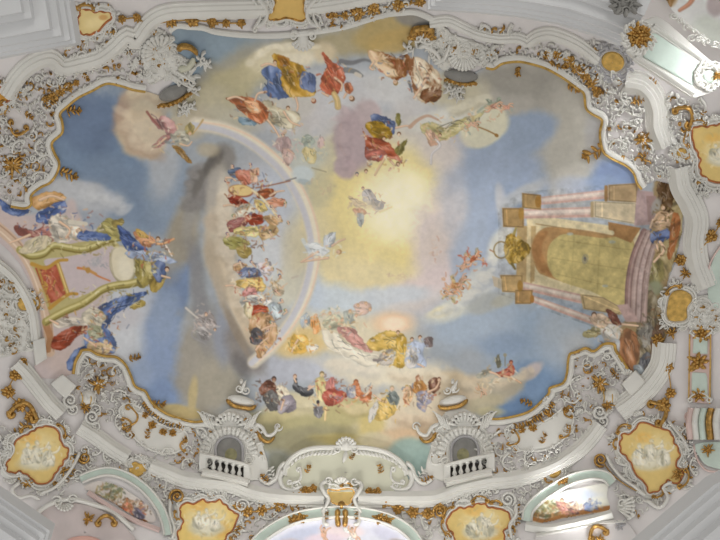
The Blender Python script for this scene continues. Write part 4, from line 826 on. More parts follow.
    def baluster(s, p0, p1, r, h):
        """turned baluster standing from p0 (foot) to p1 (head), its axis h out of the wall"""
        p0 = np.array(p0, float); p1 = np.array(p1, float)
        d = p1 - p0; L = np.linalg.norm(d); n = np.array([-d[1], d[0]]) / L
        prof = ((0, 1.05), (.1, 1.05), (.1, .6), (.16, .55), (.28, .95), (.4, .9), (.58, .5), (.78, .42), (.84, .7), (.9, .7), (.9, 1.), (1, 1.))
        a = np.arange(10) / 10 * 2 * math.pi
        V = []
        for t, k in prof:
            q = p0 + d * t
            V.append(np.stack([q[0] + n[0] * np.cos(a) * r * k, q[1] + n[1] * np.cos(a) * r * k, h + np.sin(a) * r * k], 1))
        s.grid(np.vstack(V), len(prof), 10, True)
        return s

    # --- out -----------------------------------------------------------
    def build(s, name, mat, parent=None, smooth=True, base=None, **props):
        W = s.place(np.concatenate(s.v))
        o0 = np.array(parent['_o']) if parent is not None and '_o' in parent else np.zeros(3)
        own = None
        if parent is None and base is not None:
            own = s.place(np.array([[base[0], base[1], 0.]]))[0]; o0 = own
        elif parent is None:
            own = W.mean(0); o0 = own
        me = bpy.data.meshes.new(name)
        tot = s.n
        quads = [f for f in s.f if f.shape[1] == 4]; tris = [f for f in s.f if f.shape[1] == 3]
        lv = np.concatenate([q.ravel() for q in quads] + [t.ravel() for t in tris]).astype(np.int32)
        nq = sum(len(q) for q in quads); nt = sum(len(t) for t in tris)
        ls = np.concatenate([np.arange(nq) * 4, nq * 4 + np.arange(nt) * 3]).astype(np.int32)
        me.vertices.add(tot); me.vertices.foreach_set('co', (W - o0).astype(np.float32).ravel())
        me.loops.add(len(lv)); me.loops.foreach_set('vertex_index', lv)
        me.polygons.add(nq + nt); me.polygons.foreach_set('loop_start', ls)
        if smooth:
            me.polygons.foreach_set('use_smooth', np.ones(nq + nt, bool))
        me.update(); me.validate()
        me.materials.append(mat)
        o = bpy.data.objects.new(name, me); COL.objects.link(o)
        if parent is not None:
            o.parent = parent; o['_o'] = tuple(o0)
        else:
            o.location = own; o['_o'] = tuple(own)
        for k, v in props.items():
            o[k] = v
        return o


def painted(name, outline, mat, parent=None, h=.4, step=.7, smooth=True, dome=0., **props):
    """a painted plaster field: a fine sheet inside an outline that carries the canvas as vertex colours"""
    P = cr(outline, 2., True) if smooth else np.array(outline, float)
    x0, y0 = P.min(0) - step; x1, y1 = P.max(0) + step
    xs = np.arange(x0, x1 + step, step); ys = np.arange(y0, y1 + step, step)
    X, Y = np.meshgrid(xs, ys)
    ins = np.zeros((len(ys) - 1, len(xs) - 1), bool)
    Xc = (xs[:-1] + step / 2)[None]; Yc = (ys[:-1] + step / 2)[:, None]
    for i in range(len(P)):
        ax, ay = P[i]; bx, by = P[(i + 1) % len(P)]
        if ay != by:
            ins ^= ((ay > Yc) != (by > Yc)) & (Xc < (bx - ax) * (Yc - ay) / (by - ay) + ax)
    nx = len(xs)
    j, i = np.nonzero(ins)
    F = np.stack([j * nx + i, (j + 1) * nx + i, (j + 1) * nx + i + 1, j * nx + i + 1], 1)
    used, F2 = np.unique(F, return_inverse=True); F2 = F2.reshape(-1, 4)
    ux, uy = X.ravel()[used], Y.ravel()[used]
    m = MB(); m.add(np.c_[ux, uy, np.full(len(ux), h)], F2)
    o = m.build(name, mat, parent, **props)
    fx = np.clip((ux - CX0) * CS - .5, 0, CW - 1.01); fy = np.clip((uy - CY0) * CS - .5, 0, CH - 1.01)
    ii, jj = fx.astype(int), fy.astype(int); u, v = (fx - ii)[:, None], (fy - jj)[:, None]
    c = (canvas[jj, ii] * (1 - u) + canvas[jj, ii + 1] * u) * (1 - v) + (canvas[jj + 1, ii] * (1 - u) + canvas[jj + 1, ii + 1] * u) * v
    c = np.where(c <= .04045, c / 12.92, ((c + .055) / 1.055) ** 2.4)
    at = o.data.color_attributes.new('pigment', 'FLOAT_COLOR', 'POINT')
    at.data.foreach_set('color', np.c_[c, np.ones(len(c))].astype(np.float32).ravel())
    return o


def empty(name, at, label, cat, group=None, place=on_shell, kind=None):
    o = bpy.data.objects.new(name, None); COL.objects.link(o)
    p = place(np.array([[at[0], at[1], 0.]]))[0]
    o.location = p; o['_o'] = tuple(p); o.empty_display_size = .2
    return tag(o, label, cat, group, kind)


def tag(o, label, cat=None, group=None, kind=None):
    o['label'] = label
    if cat: o['category'] = cat
    if group: o['group'] = group
    if kind or cat: o['kind'] = kind or 'thing'
    return o


# ------------------------------------------------------------------ materials
def mat(name, col, rough=.7, metal=0., var=.08, scale=3., spec=.3):
    m = bpy.data.materials.new(name); m.use_nodes = True
    nt = m.node_tree; b = nt.nodes['Principled BSDF']
    b.inputs['Roughness'].default_value = rough; b.inputs['Metallic'].default_value = metal
    b.inputs['Specular IOR Level'].default_value = spec
    tc = nt.nodes.new('ShaderNodeTexCoord'); n = nt.nodes.new('ShaderNodeTexNoise')
    n.inputs['Scale'].default_value = scale; n.inputs['Detail'].default_value = 5
    r = nt.nodes.new('ShaderNodeMapRange'); r.inputs['From Min'].default_value = .3; r.inputs['From Max'].default_value = .7
    mx = nt.nodes.new('ShaderNodeMix'); mx.data_type = 'RGBA'
    lin = [((k / 255.) / 12.92 if k / 255. <= .04045 else ((k / 255. + .055) / 1.055) ** 2.4) for k in col]
    mx.inputs['A'].default_value = (*[k * (1 - var * 1.6) for k in lin], 1); mx.inputs['B'].default_value = (*[min(1, k * (1 + var)) for k in lin], 1)
    geo = nt.nodes.new('ShaderNodeNewGeometry')
    nt.links.new(geo.outputs['Position'], n.inputs['Vector']); nt.links.new(n.outputs['Fac'], r.inputs['Value'])
    nt.links.new(r.outputs['Result'], mx.inputs['Factor']); nt.links.new(mx.outputs['Result'], b.inputs['Base Color'])
    nt.nodes.remove(tc)
    return m


def mat_pigment(name, gain):
    m = bpy.data.materials.new(name); m.use_nodes = True
    nt = m.node_tree; b = nt.nodes['Principled BSDF']
    b.inputs['Roughness'].default_value = .85; b.inputs['Specular IOR Level'].default_value = .15
    a = nt.nodes.new('ShaderNodeAttribute'); a.attribute_name = 'pigment'
    n = nt.nodes.new('ShaderNodeTexNoise'); n.inputs['Scale'].default_value = 9.; n.inputs['Detail'].default_value = 6
    geo = nt.nodes.new('ShaderNodeNewGeometry'); nt.links.new(geo.outputs['Position'], n.inputs['Vector'])
    r = nt.nodes.new('ShaderNodeMapRange'); r.inputs['To Min'].default_value = gain * .90; r.inputs['To Max'].default_value = gain * 1.10
    nt.links.new(n.outputs['Fac'], r.inputs['Value'])
    mx = nt.nodes.new('ShaderNodeVectorMath'); mx.operation = 'SCALE'
    nt.links.new(a.outputs['Color'], mx.inputs[0]); nt.links.new(r.outputs['Result'], mx.inputs['Scale'])
    nt.links.new(mx.outputs['Vector'], b.inputs['Base Color'])
    return m


STUCCO = mat('white_stucco', (220, 218, 212), .62, var=.05, scale=1.6)
CREAM = mat('cream_stucco', (204, 203, 184), .7, var=.05, scale=1.2)
WALLW = mat('pale_wall_plaster', (222, 217, 216), .75, var=.06, scale=.9)
GREYST = mat('grey_stucco_ground', (178, 176, 178), .8, var=.08, scale=2.)
GILT = mat('gilding', (188, 146, 78), .36, .6, var=.34, scale=14., spec=.5)
OCHRE = mat('ochre_gilt_ground', (206, 168, 92), .5, .35, var=.2, scale=9.)
MINT = mat('mint_stucco_lustro', (200, 214, 204), .45, var=.06, scale=4.)
PINK = mat('rose_stucco_lustro', (214, 190, 184), .5, var=.08, scale=3.)
LILAC = mat('lilac_lunette_plaster', (204, 192, 190), .7, var=.08, scale=2.)
ROSE = mat('salmon_panel_plaster', (222, 176, 164), .7, var=.08, scale=2.)
RUST = mat('rust_red_line', (176, 110, 66), .7, var=.15, scale=10.)
DARK = mat('hole_shade_dark', (96, 90, 84), .9, var=.15, scale=5.)
SHADEGREY = mat('shade_grey_stucco', (140, 138, 134), .7, var=.1, scale=5.)  # grey stucco; on the canopy dishes the grey is painted shade
PIG = mat_pigment('fresco_pigment', 1.36)
# ------------------------------------------------------------------ outlines, all in the frame of the vault
def J(*segs):
    return np.concatenate([np.array(s, float) for s in segs])


F_UL = [(10, 206), (24, 208), (31, 204), (31, 195), (40, 187), (50, 182), (57, 172), (59, 162), (54, 152)]
F_UL2 = [(52, 142), (62, 132), (62, 121)]
F_UL3 = [(60, 113), (68, 105), (78, 97), (92, 90), (106, 83), (120, 85), (133, 89), (145, 91)]
F_TOP = [(172, 33), (178, 29), (188, 30), (202, 31), (215, 35), (240, 38), (270, 39), (300, 37), (322, 34), (345, 30), (365, 24), (385, 18), (402, 16), (416, 16), (434, 24)]
F_UR = [(486, 67), (494, 68), (502, 63), (512, 61), (522, 61), (535, 64), (547, 68), (563, 77), (578, 88)]
F_UR2 = [(584, 93), (586, 107)]
F_UR3 = [(592, 113), (601, 118)]
F_UR4 = [(602, 122), (600, 132), (601, 142), (604, 152), (612, 158), (626, 165), (634, 173), (637, 182), (642, 189)]
F_LR = [(628, 369), (621, 358), (616, 350)]
F_LR2 = [(614, 344), (604, 344), (594, 351), (586, 348), (576, 352), (570, 354), (568, 362), (567, 373)]
F_LR3 = [(563, 383), (550, 388)]
F_LR4 = [(549, 393), (542, 401), (530, 411), (516, 416), (498, 419), (486, 418)]
F_LL = [(210, 420), (194, 422), (178, 418), (165, 413), (153, 404), (146, 392)]
F_LL2 = [(143, 390), (135, 386), (131, 376), (125, 364), (116, 357), (106, 356), (97, 354), (90, 350), (82, 350)]
F_LL3 = [(80, 353), (75, 362), (73, 374)]
L_EDGE = [(58, 379), (38, 378), (34, 366), (45, 358), (43, 340), (41, 324), (38, 304), (30, 282), (20, 264), (8, 250), (-8, 236), (-14, 200)]
FRESCO = J(F_UL[::1], F_UL2, cr(F_UL3), [(160, 96), (175, 80), (180, 60), (172, 45)], cr(F_TOP), [(442, 60), (460, 80)], cr(F_UR), F_UR2, F_UR3, cr(F_UR4),
           [(648, 184), (657, 181), (673, 185), (675, 197), (684, 212), (683, 228), (679, 246), (675, 264), (668, 280), (664, 300), (668, 318), (669, 330), (664, 342), (656, 357), (648, 375), (638, 376)],
           cr(F_LR), cr(F_LR2), F_LR3, cr(F_LR4), [(470, 425), (442, 430), (434, 440), (429, 455), (426, 470), (417, 481), (407, 479), (405, 468), (396, 459), (385, 452), (360, 448), (335, 447), (315, 448), (300, 452), (290, 461), (284, 465), (277, 479), (270, 479), (264, 460), (254, 440), (230, 430)],
           cr(F_LL), cr(F_LL2), F_LL3, L_EDGE, [(0, 199)])

C_TL = [(6, 96), (18, 77), (32, 64), (50, 58)]
C_TL2 = [(52, 58), (62, 67), (80, 64), (100, 58), (114, 48), (127, 36)]
C_TL3 = [(127, 36), (136, 40), (150, 22), (168, 13), (200, 11), (236, 10), (268, 9)]
C_T2 = [(306, 8), (340, 3), (380, -5), (440, -16)]
C_TR = [(430, 23), (448, 21), (462, 27), (478, 34), (498, 38), (518, 38), (528, 43)]
C_TR2 = [(528, 43), (538, 36), (550, 34), (564, 38), (580, 46), (598, 60)]
C_R1 = [(626, 82), (642, 85), (652, 96), (656, 110), (657, 126), (665, 146)]
C_R2 = [(678, 166), (681, 186), (690, 203), (696, 220), (694, 242), (697, 264), (706, 288)]
C_R3 = [(664, 342), (661, 364), (650, 382), (634, 398), (618, 410)]
C_B1 = [(600, 424), (588, 440), (574, 453), (556, 465), (536, 473), (512, 479), (486, 482), (462, 488), (442, 496), (424, 499), (358, 499)]
C_B2 = [(324, 499), (290, 498), (268, 496), (250, 492), (232, 485), (206, 482), (184, 479), (164, 471), (150, 466)]
C_L1 = [(128, 458), (112, 448), (96, 436), (80, 426)]
C_L2 = [(62, 414), (50, 402), (38, 387), (26, 372), (16, 362)]
C_L3 = [(37, 340), (33, 312), (24, 291), (11, 273), (-10, 256)]

BIG = [(-9, -1), (-9, 1.8), (-6.8, 2), (-6.4, 3.8), (-3.2, 4.1), (-2.8, 5.8), (1.4, 6.3), (1.8, 4.1), (4.6, 3.8), (5, 2), (7.8, 1.5), (8.2, -1)]
WIDE = [(-13, -1), (-13, 1.6), (-10.6, 1.6), (-10.2, 3), (-6.6, 3.2), (-6.2, 4.6), (-3.6, 4.6), (-3.2, 6), (1.6, 6.4), (2, 4.6), (5, 4.4), (5.4, 2.8), (8, 2.6), (8.4, 1.4), (11, 1.2), (11.6, -1)]
SLIM = [(-6, -1), (-6, 2.4), (-4, 3.4), (-3.6, 5), (0, 5.6), (.6, 3.6), (3.4, 3), (3.8, -1)]


def sc_prof(p, k, hk=1.):
    return [(a * k, b * hk) for a, b in p]


# ------------------------------------------------------------------ scatter of small rocaille inside a field
def inside(poly_, x, y):
    r = False
    P = poly_
    for i in range(len(P)):
        ax, ay = P[i]; bx, by = P[(i + 1) % len(P)]
        if (ay > y) != (by > y) and x < (bx - ax) * (y - ay) / (by - ay) + ax:
            r = not r
    return r


def poisson(poly_, d, seed, holes=()):
    rs = random.Random(seed)
    xs = [p[0] for p in poly_]; ys = [p[1] for p in poly_]
    pts = []
    n = int((max(xs) - min(xs)) * (max(ys) - min(ys)) / d / d * 6)
    for _ in range(n):
        x, y = rs.uniform(min(xs), max(xs)), rs.uniform(min(ys), max(ys))
        if not inside(poly_, x, y) or any(inside(h, x, y) for h in holes):
            continue
        if all((x - a) ** 2 + (y - b) ** 2 > d * d for a, b in pts):
            pts.append((x, y))
    return pts


def rocaille(parent, poly_, seed, big=15, holes=(), mat_=None, dens=4.6, gild=.24, h=.85):
    """scrolls and leaves, the larger ones as parts of their own, the fine tracery between as one relief"""
    mat_ = mat_ or STUCCO
    rs = random.Random(seed)
    pts = poisson(poly_, dens, seed + 1, holes)
    far = poisson(poly_, 11.5, seed + 2, holes)[:big]
    fl = lambda x, y: 360 * (math.sin(x * .045 + seed) + math.cos(y * .055 + seed * 2)) * .5
    for k, (x, y) in enumerate(far):
        a = fl(x, y) + rs.uniform(-50, 50); L = rs.uniform(6, 9.5)
        c, s = math.cos(math.radians(a)) * L, math.sin(math.radians(a)) * L
        q = MB()
        kind = k % 4
        if kind in (0, 2):
            q.cscroll((x - c, y - s), (x + c, y + s), rs.choice((-1, 1)) * rs.uniform(.25, .42), rs.uniform(1.8, 2.6), .4 * h, 1.1)
            for e in range(4):
                t = -.6 + .4 * e
                q.leaf(x + c * t, y + s * t, rs.uniform(3, 5), 1.8, a + rs.choice((-70, 70)), .6, 2. * h, rs.uniform(-.6, .6))
            q.build('scroll', mat_, parent)
        elif kind == 1:
            q.scroll(x, y, rs.uniform(4, 6), a, 1.3, rs.choice((-1, 1)), rs.uniform(1.6, 2.2), .4 * h, 1.1)
            q.leaf(x + c * .5, y + s * .5, 6, 2.4, a, .6, 2.4 * h, .5)
            q.build('volute', mat_, parent)
        else:
            q.shell(x, y, 1.2, rs.uniform(4.5, 6.5), a - 80, a + 80, 7, .3, 2.4 * h)
            q.build('shell', mat_, parent)
    m = MB(); g = MB(); ng = 0
    for x, y in pts:
        a = fl(x, y) + rs.uniform(-70, 70); b = m
        if rs.random() < gild:
            b = g; ng += 1
        r = rs.random(); L = rs.uniform(3., 5.2)
        c, s = math.cos(math.radians(a)) * L, math.sin(math.radians(a)) * L
        if r < .30:
            b.cscroll((x - c * .8, y - s * .8), (x + c * .8, y + s * .8), rs.choice((-1, 1)) * rs.uniform(.25, .45), rs.uniform(1.1, 1.7), .3, 1.3)
        elif r < .72:
            b.leaf(x - c * .5, y - s * .5, L * 1.3, rs.uniform(1.5, 2.3), a, .3, rs.uniform(1.2, 2.6) * h, rs.uniform(-1.1, 1.1), .8)
            b.leaf(x - c * .5, y - s * .5, L * .9, rs.uniform(1.3, 1.9), a + rs.choice((-55, 55)), .3, rs.uniform(1.2, 2.2) * h, rs.uniform(-.9, .9), .8)
        elif r < .86:
            b.scroll(x, y, rs.uniform(2, 3), a, 1.15, rs.choice((-1, 1)), rs.uniform(1, 1.4), .3, 1.2)
        else:
            b.dome(x, y, rs.uniform(1, 1.7), rs.uniform(.8, 1.2), a, .2, rs.uniform(1.2, 2.2) * h, 7, 3)
    if m.n: m.build('tracery', mat_, parent, kind='stuff')
    if ng: g.build('gilded_tracery', GILT, parent, kind='stuff')


def garland(label, spots, r=4.4, group='gilded flower garlands', stem=True):
    """festoon of gilded blooms; spots are the blooms"""
    e = empty('flower_garland', spots[len(spots) // 2][:2], label, 'garland', group)
    P = [s[:2] for s in spots]
    if stem and len(P) > 1:
        MB().tube(P, 1.3, 1.3, 1.4, .8).build('stem', GILT, e)
    for k, s in enumerate(spots):
        rr = r * (s[2] if len(s) > 2 else 1.)
        a = random.uniform(0, 60)
        bl = MB().flower(s[0], s[1], rr * .95, 1.2, 2.8, 7, a, 0).build('bloom', GILT, e)
        lv = MB()
        for j in range(6):
            t = a + 60 * j + random.uniform(-20, 20)
            lv.leaf(s[0] + math.cos(math.radians(t)) * rr * .35, s[1] + math.sin(math.radians(t)) * rr * .35, rr * random.uniform(.6, .9), rr * .6, t, 1.2, 1.6, random.uniform(-.7, .7), .8)
        lv.build('leaves', GILT, bl)
    return e


def sprig(x, y, L, ang, label, seed=1, n=7, curl=.4, group=None):
    o = MB().spray(x, y, L, ang, n, None, curl, .8, 1.8, seed).build('gilded_sprig', GILT, None, base=(x, y))
    return tag(o, label, 'ornament', group)


def star(x, y, r, label, n=10, seed=1):
    o = MB().burst(x, y, r, n, 1.2, 2.2, seed).build('gilded_rosette', GILT, None, base=(x, y))
    return tag(o, label, 'rosette')


def offset_closed(P, d):
    P = np.array(P, float)
    t = np.roll(P, -1, 0) - np.roll(P, 1, 0); t /= np.linalg.norm(t, axis=1, keepdims=True) + 1e-9
    n = np.stack([t[:, 1], -t[:, 0]], 1)
    A = .5 * np.sum(P[:, 0] * np.roll(P[:, 1], -1) - np.roll(P[:, 0], -1) * P[:, 1])
    return P + n * d * (1 if A > 0 else -1)


def cartouche(outline, label, seed, fw=8., field='paint', line=RUST, gild=.3, frame=STUCCO, nsc=None, h=2.2, cat='cartouche', extra=None, ground=STUCCO, name='painted_cartouche', backing=True):
    """a painted (or gilded) field in a rocaille frame of scrolls and feathered shellwork"""
    rs = random.Random(seed)
    C = cr(outline, 1.2, True); c = C.mean(0)
    if field == 'paint':          # the painted edge is scalloped
        k = np.arange(len(C)); w = .9 * np.sin(k * 2 * math.pi / max(6, round(len(C) / round(len(C) / 7.5)))) * (.6 + .5 * np.sin(k * .11 + seed)) + .7 * np.sin(k * .31 + seed)
        C = offset_closed(C, 0) + (offset_closed(C, 1) - C) * w[:, None]
        outline = C
    e = empty(name, c, label, cat)
    if backing:
        MB().plate(offset_closed(cr(outline, 5., True), fw * .8), -.8, .35, 1.2, True, 3.).build('ground', ground, e)
    if field == 'paint':
        fld = painted('painted_field', C, PIG, e, .6, smooth=False)
    else:
        fld = MB().plate(outline, .2, h, 1.2).build('gilded_boss', field, e)
    if line is not None:
        MB().moulding(C, [(-.9, .2), (-.7, 1.6), (.7, 1.6), (.9, .2)], False, closed=True).build('outline_fillet', line, fld)
    R1 = offset_closed(cr(C[::4], 1.5, True) if field == 'paint' else C, fw * .30)
    MB().moulding(R1, [(-1.2, 0), (-1., 1.6), (-.2, 2.4), (.8, 1.8), (1.2, 0)], False, closed=True).build('inner_moulding', frame, e)
    per = np.r_[0, np.cumsum(np.linalg.norm(np.diff(np.vstack([C, C[:1]]), axis=0), axis=1))]
    L = per[-1]; nsc = nsc or max(6, int(L / 17))
    at = lambda s: np.array([np.interp(s % L, per, np.r_[C[:, 0], C[0, 0]]), np.interp(s % L, per, np.r_[C[:, 1], C[0, 1]])])

    def out(s, d):
        p = at(s); q = at(s + 1.5) - at(s - 1.5); q /= np.linalg.norm(q) + 1e-9
        n = np.array([q[1], -q[0]])
        if np.dot(n, p - c) < 0: n = -n
        return p + n * d, n
    fe = MB(); gd = MB(); ngd = 0
    for k in range(nsc):
        s0 = L * (k + rs.uniform(.0, .12)) / nsc; s1 = L * (k + rs.uniform(.84, .98)) / nsc
        p0, n0 = out(s0, fw * .66); p1, n1 = out(s1, fw * .66)
        d = p1 - p0; nn = np.array([-d[1], d[0]]); sg = 1 if np.dot(nn, n0 + n1) > 0 else -1
        gold = rs.random() < gild
        q = MB().cscroll(p0, p1, sg * rs.uniform(.16, .3), rs.uniform(2., 2.8), .4, 1.2)
        q.build('scroll', GILT if gold else frame, e)
        for j in range(5):
            sj = s0 + (s1 - s0) * (j + .5) / 5
            p, n = out(sj, fw * rs.uniform(.75, .95)); a = math.degrees(math.atan2(n[1], n[0])) + rs.uniform(-40, 40)
            b = fe
            if rs.random() < gild * .5: b = gd; ngd += 1
            b.leaf(p[0], p[1], rs.uniform(.45, .8) * fw, rs.uniform(1.6, 2.4), a, .3, rs.uniform(1.4, 2.4), rs.uniform(-.9, .9), .8)
    for k in range(nsc if fw > 6 else 0):
        s0 = L * (k + .5 + rs.uniform(-.1, .1)) / nsc; p, n = out(s0, fw * 1.05); a = math.degrees(math.atan2(n[1], n[0]))
        q = MB()
        if k % 2: q.shell(p[0] - n[0] * 2, p[1] - n[1] * 2, 1, fw * .62, a - 75, a + 75, 6, .5, 2.2)
        else:
            q.scroll(p[0] - n[1] * 2.4, p[1] + n[0] * 2.4, fw * .36, a, 1.2, 1, 1.7, .6, 1.1); q.scroll(p[0] + n[1] * 2.4, p[1] - n[0] * 2.4, fw * .36, a, 1.2, -1, 1.7, .6, 1.1); q.leaf(p[0], p[1], fw * .9, 2.8, a, .6, 2.4)
        q.build('shell' if k % 2 else 'volute_pair', GILT if rs.random() < gild * .4 else frame, e)
    fe.build('feathered_edge', frame, e, kind='stuff')
    if ngd: gd.build('gilded_leaves', GILT, e, kind='stuff')
    if extra: extra(e)
    return e
# ================================================================== BUILD
paint_vault(); paint_small()

# ---- the shell
m = MB(); xs = np.arange(-130, 851, 5.); ys = np.arange(-130, 671, 5.)
X, Y = np.meshgrid(xs, ys); m.grid(np.c_[X.ravel(), Y.ravel(), np.full(X.size, -1.2)], len(ys), len(xs))
tag(m.build('ceiling', WALLW), 'pale plaster vault shell over the nave', None, None, 'structure')

o = painted('fresco_painting', FRESCO, PIG, None, -.3, .62, False)
tag(o, 'vast oval ceiling fresco of a cloudy sky with robed figures, throne and portal', 'fresco')

# ---- main cornice and thin top moulding (the setting)
for k, (p, pr, lab) in enumerate(((J(C_TL, C_TL2[1:], C_TL3[1:]), sc_prof(BIG, 1.05), 'fluted white cornice stepping round the upper left corner and along the top'),
                                  (C_T2, sc_prof(BIG, .9), 'white cornice right of the top gilded plaque'), (C_TR, sc_prof(BIG, .62), 'white moulding over the upper right scrollwork'), (C_TR2, sc_prof(BIG, .8), 'white moulding curving down at the upper right corner'),
                                  (C_R1, WIDE, 'fluted white cornice above the right yellow painting'), (C_R2, WIDE, 'fluted white cornice beside the painted rocks at right'), (C_R3, WIDE, 'white cornice bending at the lower right corner'),
                                  (C_B1, BIG, 'long white cornice under the right balcony'), (C_B2, BIG, 'white cornice under the left balcony'), (C_L1, BIG, 'white cornice above the left garden painting'),
                                  (C_L2, BIG, 'fluted white cornice at the lower left corner'), (C_L3, SLIM, 'smooth white cornice under the painted throne'))):
    straight = k in ()
    tag(MB().moulding(p, pr, True, 3.).build('trim_%d' % (k + 1), STUCCO, smooth=False), lab, None, None, 'structure')

# plain stucco grounds between frame and cornice
G_TOP = [(150, 24), (172, 16), (266, 13), (268, 36), (240, 35), (215, 32), (200, 28), (178, 26), (170, 34), (150, 60)]

# ---- gilt-edged frame of the fresco
FRW = [(-6.4, -.4), (-6.4, 1.8), (-4.8, 3.4), (-3., 3.8), (-2.6, 2.2), (-1.6, 2.2), (-1.2, -.4)]
FRG = [(-1.7, -.3), (-1.4, 2.2), (-.2, 3.2), (1., 2.2), (1.3, -.4)]


def frame(segs, label, gilt=True, white=True):
    e = empty('fresco_surround', segs[0][len(segs[0]) // 2], label, 'frame', None)
    for s in segs:
        if white: MB().moulding(s, FRW, True, 2.).build('white_moulding', STUCCO, e, False)
        if gilt: MB().moulding(s, FRG, True, 2.).build('gilded_fillet', OCHRE, e)
    return e


frame([J(F_UL, F_UL2, F_UL3)], 'scalloped gilt-edged frame of the fresco at its upper left')
frame([F_TOP], 'thin white wavy moulding along the top of the fresco', False)
frame([J(F_UR, F_UR2, F_UR3, F_UR4)], 'scalloped gilt-edged frame of the fresco at its upper right')
frame([J(F_LR, F_LR2, F_LR3, F_LR4)], 'scalloped gilt-edged frame of the fresco at its lower right')
frame([J(F_LL, F_LL2, F_LL3)], 'scalloped gilt-edged frame of the fresco at its lower left')

# ---- corner fields of rocaille
H_LR = [(508, 434), (520, 430), (536, 426), (552, 418), (566, 408), (573, 420), (562, 440), (542, 450), (516, 448)]
H_LL = [(120, 412), (128, 404), (138, 408), (152, 420), (166, 428), (184, 432), (186, 444), (172, 453), (150, 449), (132, 434)]
H_ULP = [(66, 88), (80, 74), (96, 70), (100, 76), (86, 84), (72, 94)]
H_ULQ = [(8, 112), (24, 108), (34, 118), (30, 130), (16, 132), (6, 124)]
P_UL = [(-6, 106), (12, 96), (28, 80), (50, 68), (62, 76), (90, 70), (112, 58), (132, 42), (150, 28), (168, 34), (172, 50), (150, 88), (120, 80), (100, 78), (75, 94), (54, 110), (54, 122), (46, 142), (52, 164), (42, 180), (26, 192), (8, 202), (-6, 196)]
P_UR = [(434, 32), (470, 42), (520, 48), (550, 44), (580, 58), (606, 82), (636, 95), (644, 130), (656, 152), (676, 172), (660, 178), (644, 184), (636, 166), (612, 150), (608, 130), (606, 116), (592, 104), (588, 88), (562, 68), (520, 54), (490, 58), (450, 60)]
P_LR_F = [(616, 356), (630, 374), (626, 392), (600, 414), (580, 438), (555, 456), (524, 468), (492, 472), (490, 440), (500, 428), (530, 420), (552, 400), (558, 392), (574, 378), (576, 360), (590, 358), (604, 352)]
P_LL_F = [(80, 358), (94, 360), (116, 365), (126, 380), (138, 396), (160, 420), (200, 428), (206, 440), (200, 470), (172, 462), (150, 452), (120, 430), (96, 412), (76, 392)]


def field(pol, label, seed, holes=(), big=16, ground=STUCCO):
    c = np.mean(pol, 0)
    e = empty('rocaille_stucco', c, label, 'stucco work', 'rocaille stucco fields')
    rocaille(e, pol, seed, big, holes, h=1.25)
    return e


e = field(P_UL, 'white and gold rocaille stucco field at the upper left of the fresco', 11, (H_ULP, H_ULQ), 22)
e2 = field(P_UR, 'white and gold rocaille stucco field at the upper right of the fresco', 23, (), 24)
e3 = field(P_LR_F, 'white and gold rocaille stucco field at the lower right around a plain white panel', 37, (H_LR,), 20)
e4 = field(P_LL_F, 'white and gold rocaille stucco field at the lower left around a plain white panel', 41, (H_LL,), 20)
for par, hole, gold in ((e3, H_LR, [((508, 446), (514, 430), .5), ((572, 418), (569, 406), -.5), ((560, 438), (570, 426), .3)]), (e4, H_LL, [((124, 428), (128, 405), .5), ((122, 418), (128, 432), -.4), ((186, 440), (184, 452), .4)])):
    MB().plate(hole, -.6, 1.0, .8).build('plain_panel', STUCCO, par)
    MB().moulding(offset_closed(cr(hole, 2., True), .8), [(-1, 0), (-.7, 2), (.7, 2), (1, 0)], False, closed=True).build('panel_moulding', STUCCO, par)
    for a, b, k in gold:
        MB().cscroll(a, b, k, 2.2, 1., 1.).build('gilded_scroll', GILT, par)
# fringe of gilded drops under the lower frames
for par, pts in ((e3, [(516, 424), (526, 421), (536, 416), (545, 409), (551, 402)]), (e4, [(146, 401), (153, 409), (162, 417), (174, 422), (184, 425)])):
    P = cr(pts, 3.)
    g = MB()
    for k in range(len(P)):
        q = P[k]; d = P[min(k + 1, len(P) - 1)] - P[max(k - 1, 0)]
        a = math.degrees(math.atan2(d[1], d[0])) + 90
        g.leaf(q[0], q[1], 6, 2.8, a, .6, 2.2, 0)
    g.build('gilded_fringe', GILT, par)
MB().cscroll((9, 121), (28, 128), .5, 2.6, .8, 1.).build('gilded_scroll', GILT, e)
MB().tube([(35 + 4.4 * math.cos(t), 166 + 4.4 * math.sin(t)) for t in np.linspace(0, 6.28, 22)], 1.6, 1.6, .8, .9, curve=False, ends=False).build('gilded_ring', GILT, e)
MB().tube([(625 + 4.6 * math.cos(t), 144 + 4.6 * math.sin(t)) for t in np.linspace(0, 6.28, 22)], 1.8, 1.8, .8, .9, curve=False, ends=False).build('white_ring', STUCCO, e2)
MB().tube([(588 + 4.4 * math.cos(t), 369 + 4.4 * math.sin(t)) for t in np.linspace(0, 6.28, 22)], 1.6, 1.6, .8, .9, curve=False, ends=False).build('gilded_ring', GILT, e3)
MB().tube([(111 + 4.4 * math.cos(t), 372 + 4.4 * math.sin(t)) for t in np.linspace(0, 6.28, 22)], 1.6, 1.6, .8, .9, curve=False, ends=False).build('gilded_ring', GILT, e4)

